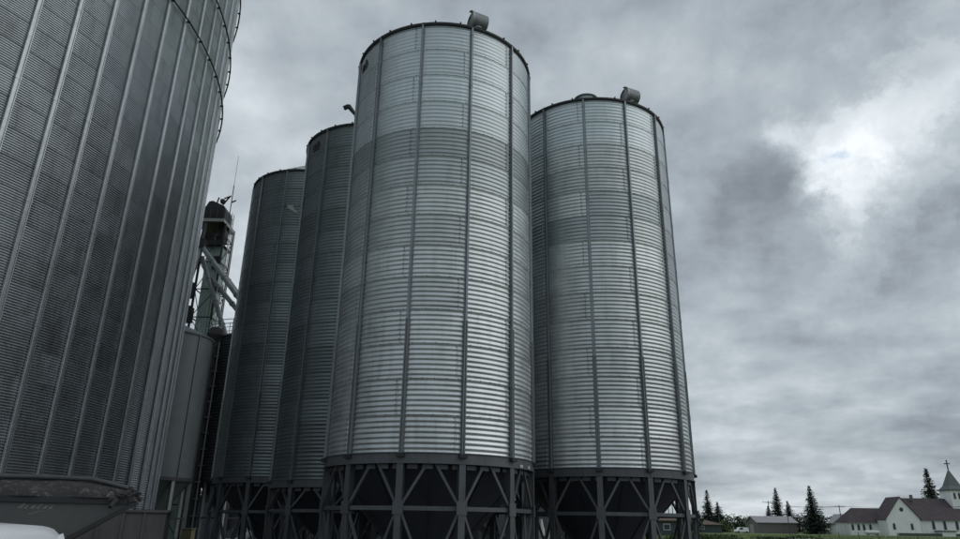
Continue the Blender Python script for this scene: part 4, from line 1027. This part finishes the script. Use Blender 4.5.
def leafy(label, x, y, h_, rad, mt, seed, group='low leafy trees on the horizon', n_=900, cs=.3):
    rnd = random.Random(seed); t = thing('leafy_tree', label, 'tree', (x, y, 0), 0, group)
    g = MB(); g.tube((0, 0, 0), (0, 0, h_ * .5), h_ * .035, h_ * .02, 7)
    for i in range(5): a = i * 1.3 + seed; g.tube((0, 0, h_ * .3), (rad * .5 * cos(a), rad * .5 * sin(a), h_ * .7), h_ * .015, h_ * .004, 5)
    g.build('trunk', M['bark'], t); g = MB()
    cl = [(rnd.gauss(0, rad * .45), rnd.gauss(0, rad * .45), h_ * rnd.uniform(.22, .88), rad * rnd.uniform(.25, .5)) for _ in range(16)]
    for i in range(n_):
        cx, cy, cz, cr = rnd.choice(cl); v = Vector((rnd.gauss(0, 1), rnd.gauss(0, 1), rnd.gauss(0, .8))).normalized() * cr * rnd.random() ** .35
        p = Vector((cx, cy, cz)) + v; s = cs * rnd.uniform(.6, 1.4)
        a = Vector((rnd.gauss(0, 1), rnd.gauss(0, 1), rnd.gauss(0, 1))).normalized() * s; b = a.cross(Vector((rnd.gauss(0, 1), rnd.gauss(0, 1), rnd.gauss(0, 1)))).normalized() * s * .7
        if p.z < .3: p.z = .3
        g.add([p - a, p - b, p + a, p + b], [(0, 1, 2, 3)])
    g.build('crown', mt, t, fix=False); return t
LT = [(106, 320, 7.2, 4.2, 'leaf_dark', 'low tree right behind the round dark spruce'), (111, 325, 7.6, 4.5, 'leaf', 'low green tree left of the white van'), (117, 330, 7.2, 4.4, 'leaf_dark', 'low dark tree above the white van'),
      (124, 335, 6.4, 4.2, 'leaf', 'low tree touching the shed gable'), (131, 345, 6.2, 4.2, 'leaf_dark', 'low tree behind the shed gable'), (86.5, 258, 4.2, 2.2, 'leaf', 'bush at the right end of the teal house'),
      (154, 350, 8.5, 4.8, 'leaf_dark', 'low tree at the right end of the shed roof'), (159, 345, 7.6, 4.6, 'leaf_dark', 'dark tree behind the broad lawn spruce'), (166, 352, 7.0, 4.4, 'leaf_dark', 'low tree right of the broad lawn spruce'),
      (63.0, 210, 4.6, 2.2, 'leaf_dark', 'small bush seen through the legs of the right silo')]
for i, (x, y, h_, r, mm, lb) in enumerate(LT): leafy(lb, x, y, h_, r, M[mm], 40 + i)
g = MB(); rnd = random.Random(77)     # far wood along the horizon, one mass
for i in range(26000):
    x = rnd.uniform(-700, 900); y = 700 + 60 * sin(x * .01) + rnd.uniform(0, 30); hh = 7.5 + 3 * sin(x * .043) + 2 * sin(x * .17 + 1) + 1.5 * sin(x * .41)
    z = hh * rnd.random() ** .6; s = rnd.uniform(.5, 1.3); a = rnd.uniform(0, pi)
    g.add([(x - s * cos(a), y - s * sin(a), z), (x + s * cos(a), y + s * sin(a), z + rnd.uniform(-.3, .3)), (x + rnd.uniform(-.5, .5), y, z + s * 1.5)], [(0, 1, 2)])
tag(g.build('far_wood', M['leaf_dark'], fix=False), 'dark line of far trees along the flat horizon', 'trees', kind='stuff')

# ------------------------------------------------------------------ grass and weeds
g = MB(); rnd = random.Random(31)
def blade(g, x, y, h_, w_, mi=0):
    a = rnd.uniform(0, pi); lx, ly = rnd.gauss(0, .25) * h_, rnd.gauss(0, .25) * h_
    g.add([(x - w_ * cos(a), y - w_ * sin(a), 0), (x + w_ * cos(a), y + w_ * sin(a), 0), (x + lx * .5 + w_ * .6 * cos(a), y + ly * .5 + w_ * .6 * sin(a), h_ * .6), (x + lx, y + ly, h_)], [(0, 1, 2, 3)], mi)
for i in range(24000):
    y = 62 + 150 * rnd.random() ** 1.6; az = rnd.uniform(10, 41); x = y * math.tan(radians(az)); k = y / 60
    blade(g, x, y, rnd.uniform(.08, .24), .03 * k)
tag(g.build('grass', M['grass'], fix=False), 'rough green grass field beyond the silos', 'grass', kind='stuff')
g = MB()
for i in range(16000):
    x = rnd.uniform(12.5, 26.5); y = 50 + rnd.uniform(-2, 2.5)
    env = 1.12 + .20 * sin(x * .9 + .5) + .13 * sin(x * 2.3) - max(0, (x - 20.5) * .10) + .05 * sin(x * 7.1)
    z = max(.04, env * rnd.random() ** .55); s = rnd.uniform(.05, .11)
    a = Vector((rnd.gauss(0, 1), rnd.gauss(0, 1), rnd.gauss(0, 1))).normalized() * s; b = a.cross(Vector((rnd.gauss(0, 1), rnd.gauss(0, 1), rnd.gauss(0, 1)))).normalized() * s * .5
    p = Vector((x, y, z)); g.add([p - a, p - b, p + a, p + b], [(0, 1, 2, 3)])
    if i % 4 == 0: blade(g, x, y, z, .012)
tag(g.build('weeds', M['weed'], fix=False), 'strip of tall dark weeds at the edge of the yard', 'weeds', kind='stuff')
g = MB()
for i in range(170):
    x = rnd.choice([rnd.gauss(21.6, .25), rnd.gauss(22.6, .35), rnd.gauss(20.9, .3)]); y = 48 + rnd.uniform(-.6, .6); z = rnd.uniform(.75, 1.1)
    g.tube((x, y, 0), (x, y, z), .008, n=3, caps=False, mi=1)
    s = rnd.uniform(.04, .09)
    for q in range(6):
        a = q * pi / 3; g.add([(x, y, z), (x + s * cos(a - .4), y + s * sin(a - .4) , z + .03), (x + s * 1.2 * cos(a), y + s * .5 * sin(a), z + s * .8 * rnd.uniform(.2, 1.2)), (x + s * cos(a + .4), y + s * sin(a + .4), z + .03)], [(0, 1, 2, 3)])
tag(g.build('wild_flowers', [M['flower'], M['weed']], fix=False), 'clump of white wild flowers at the lower edge, right of the weeds', 'flowers', kind='stuff')
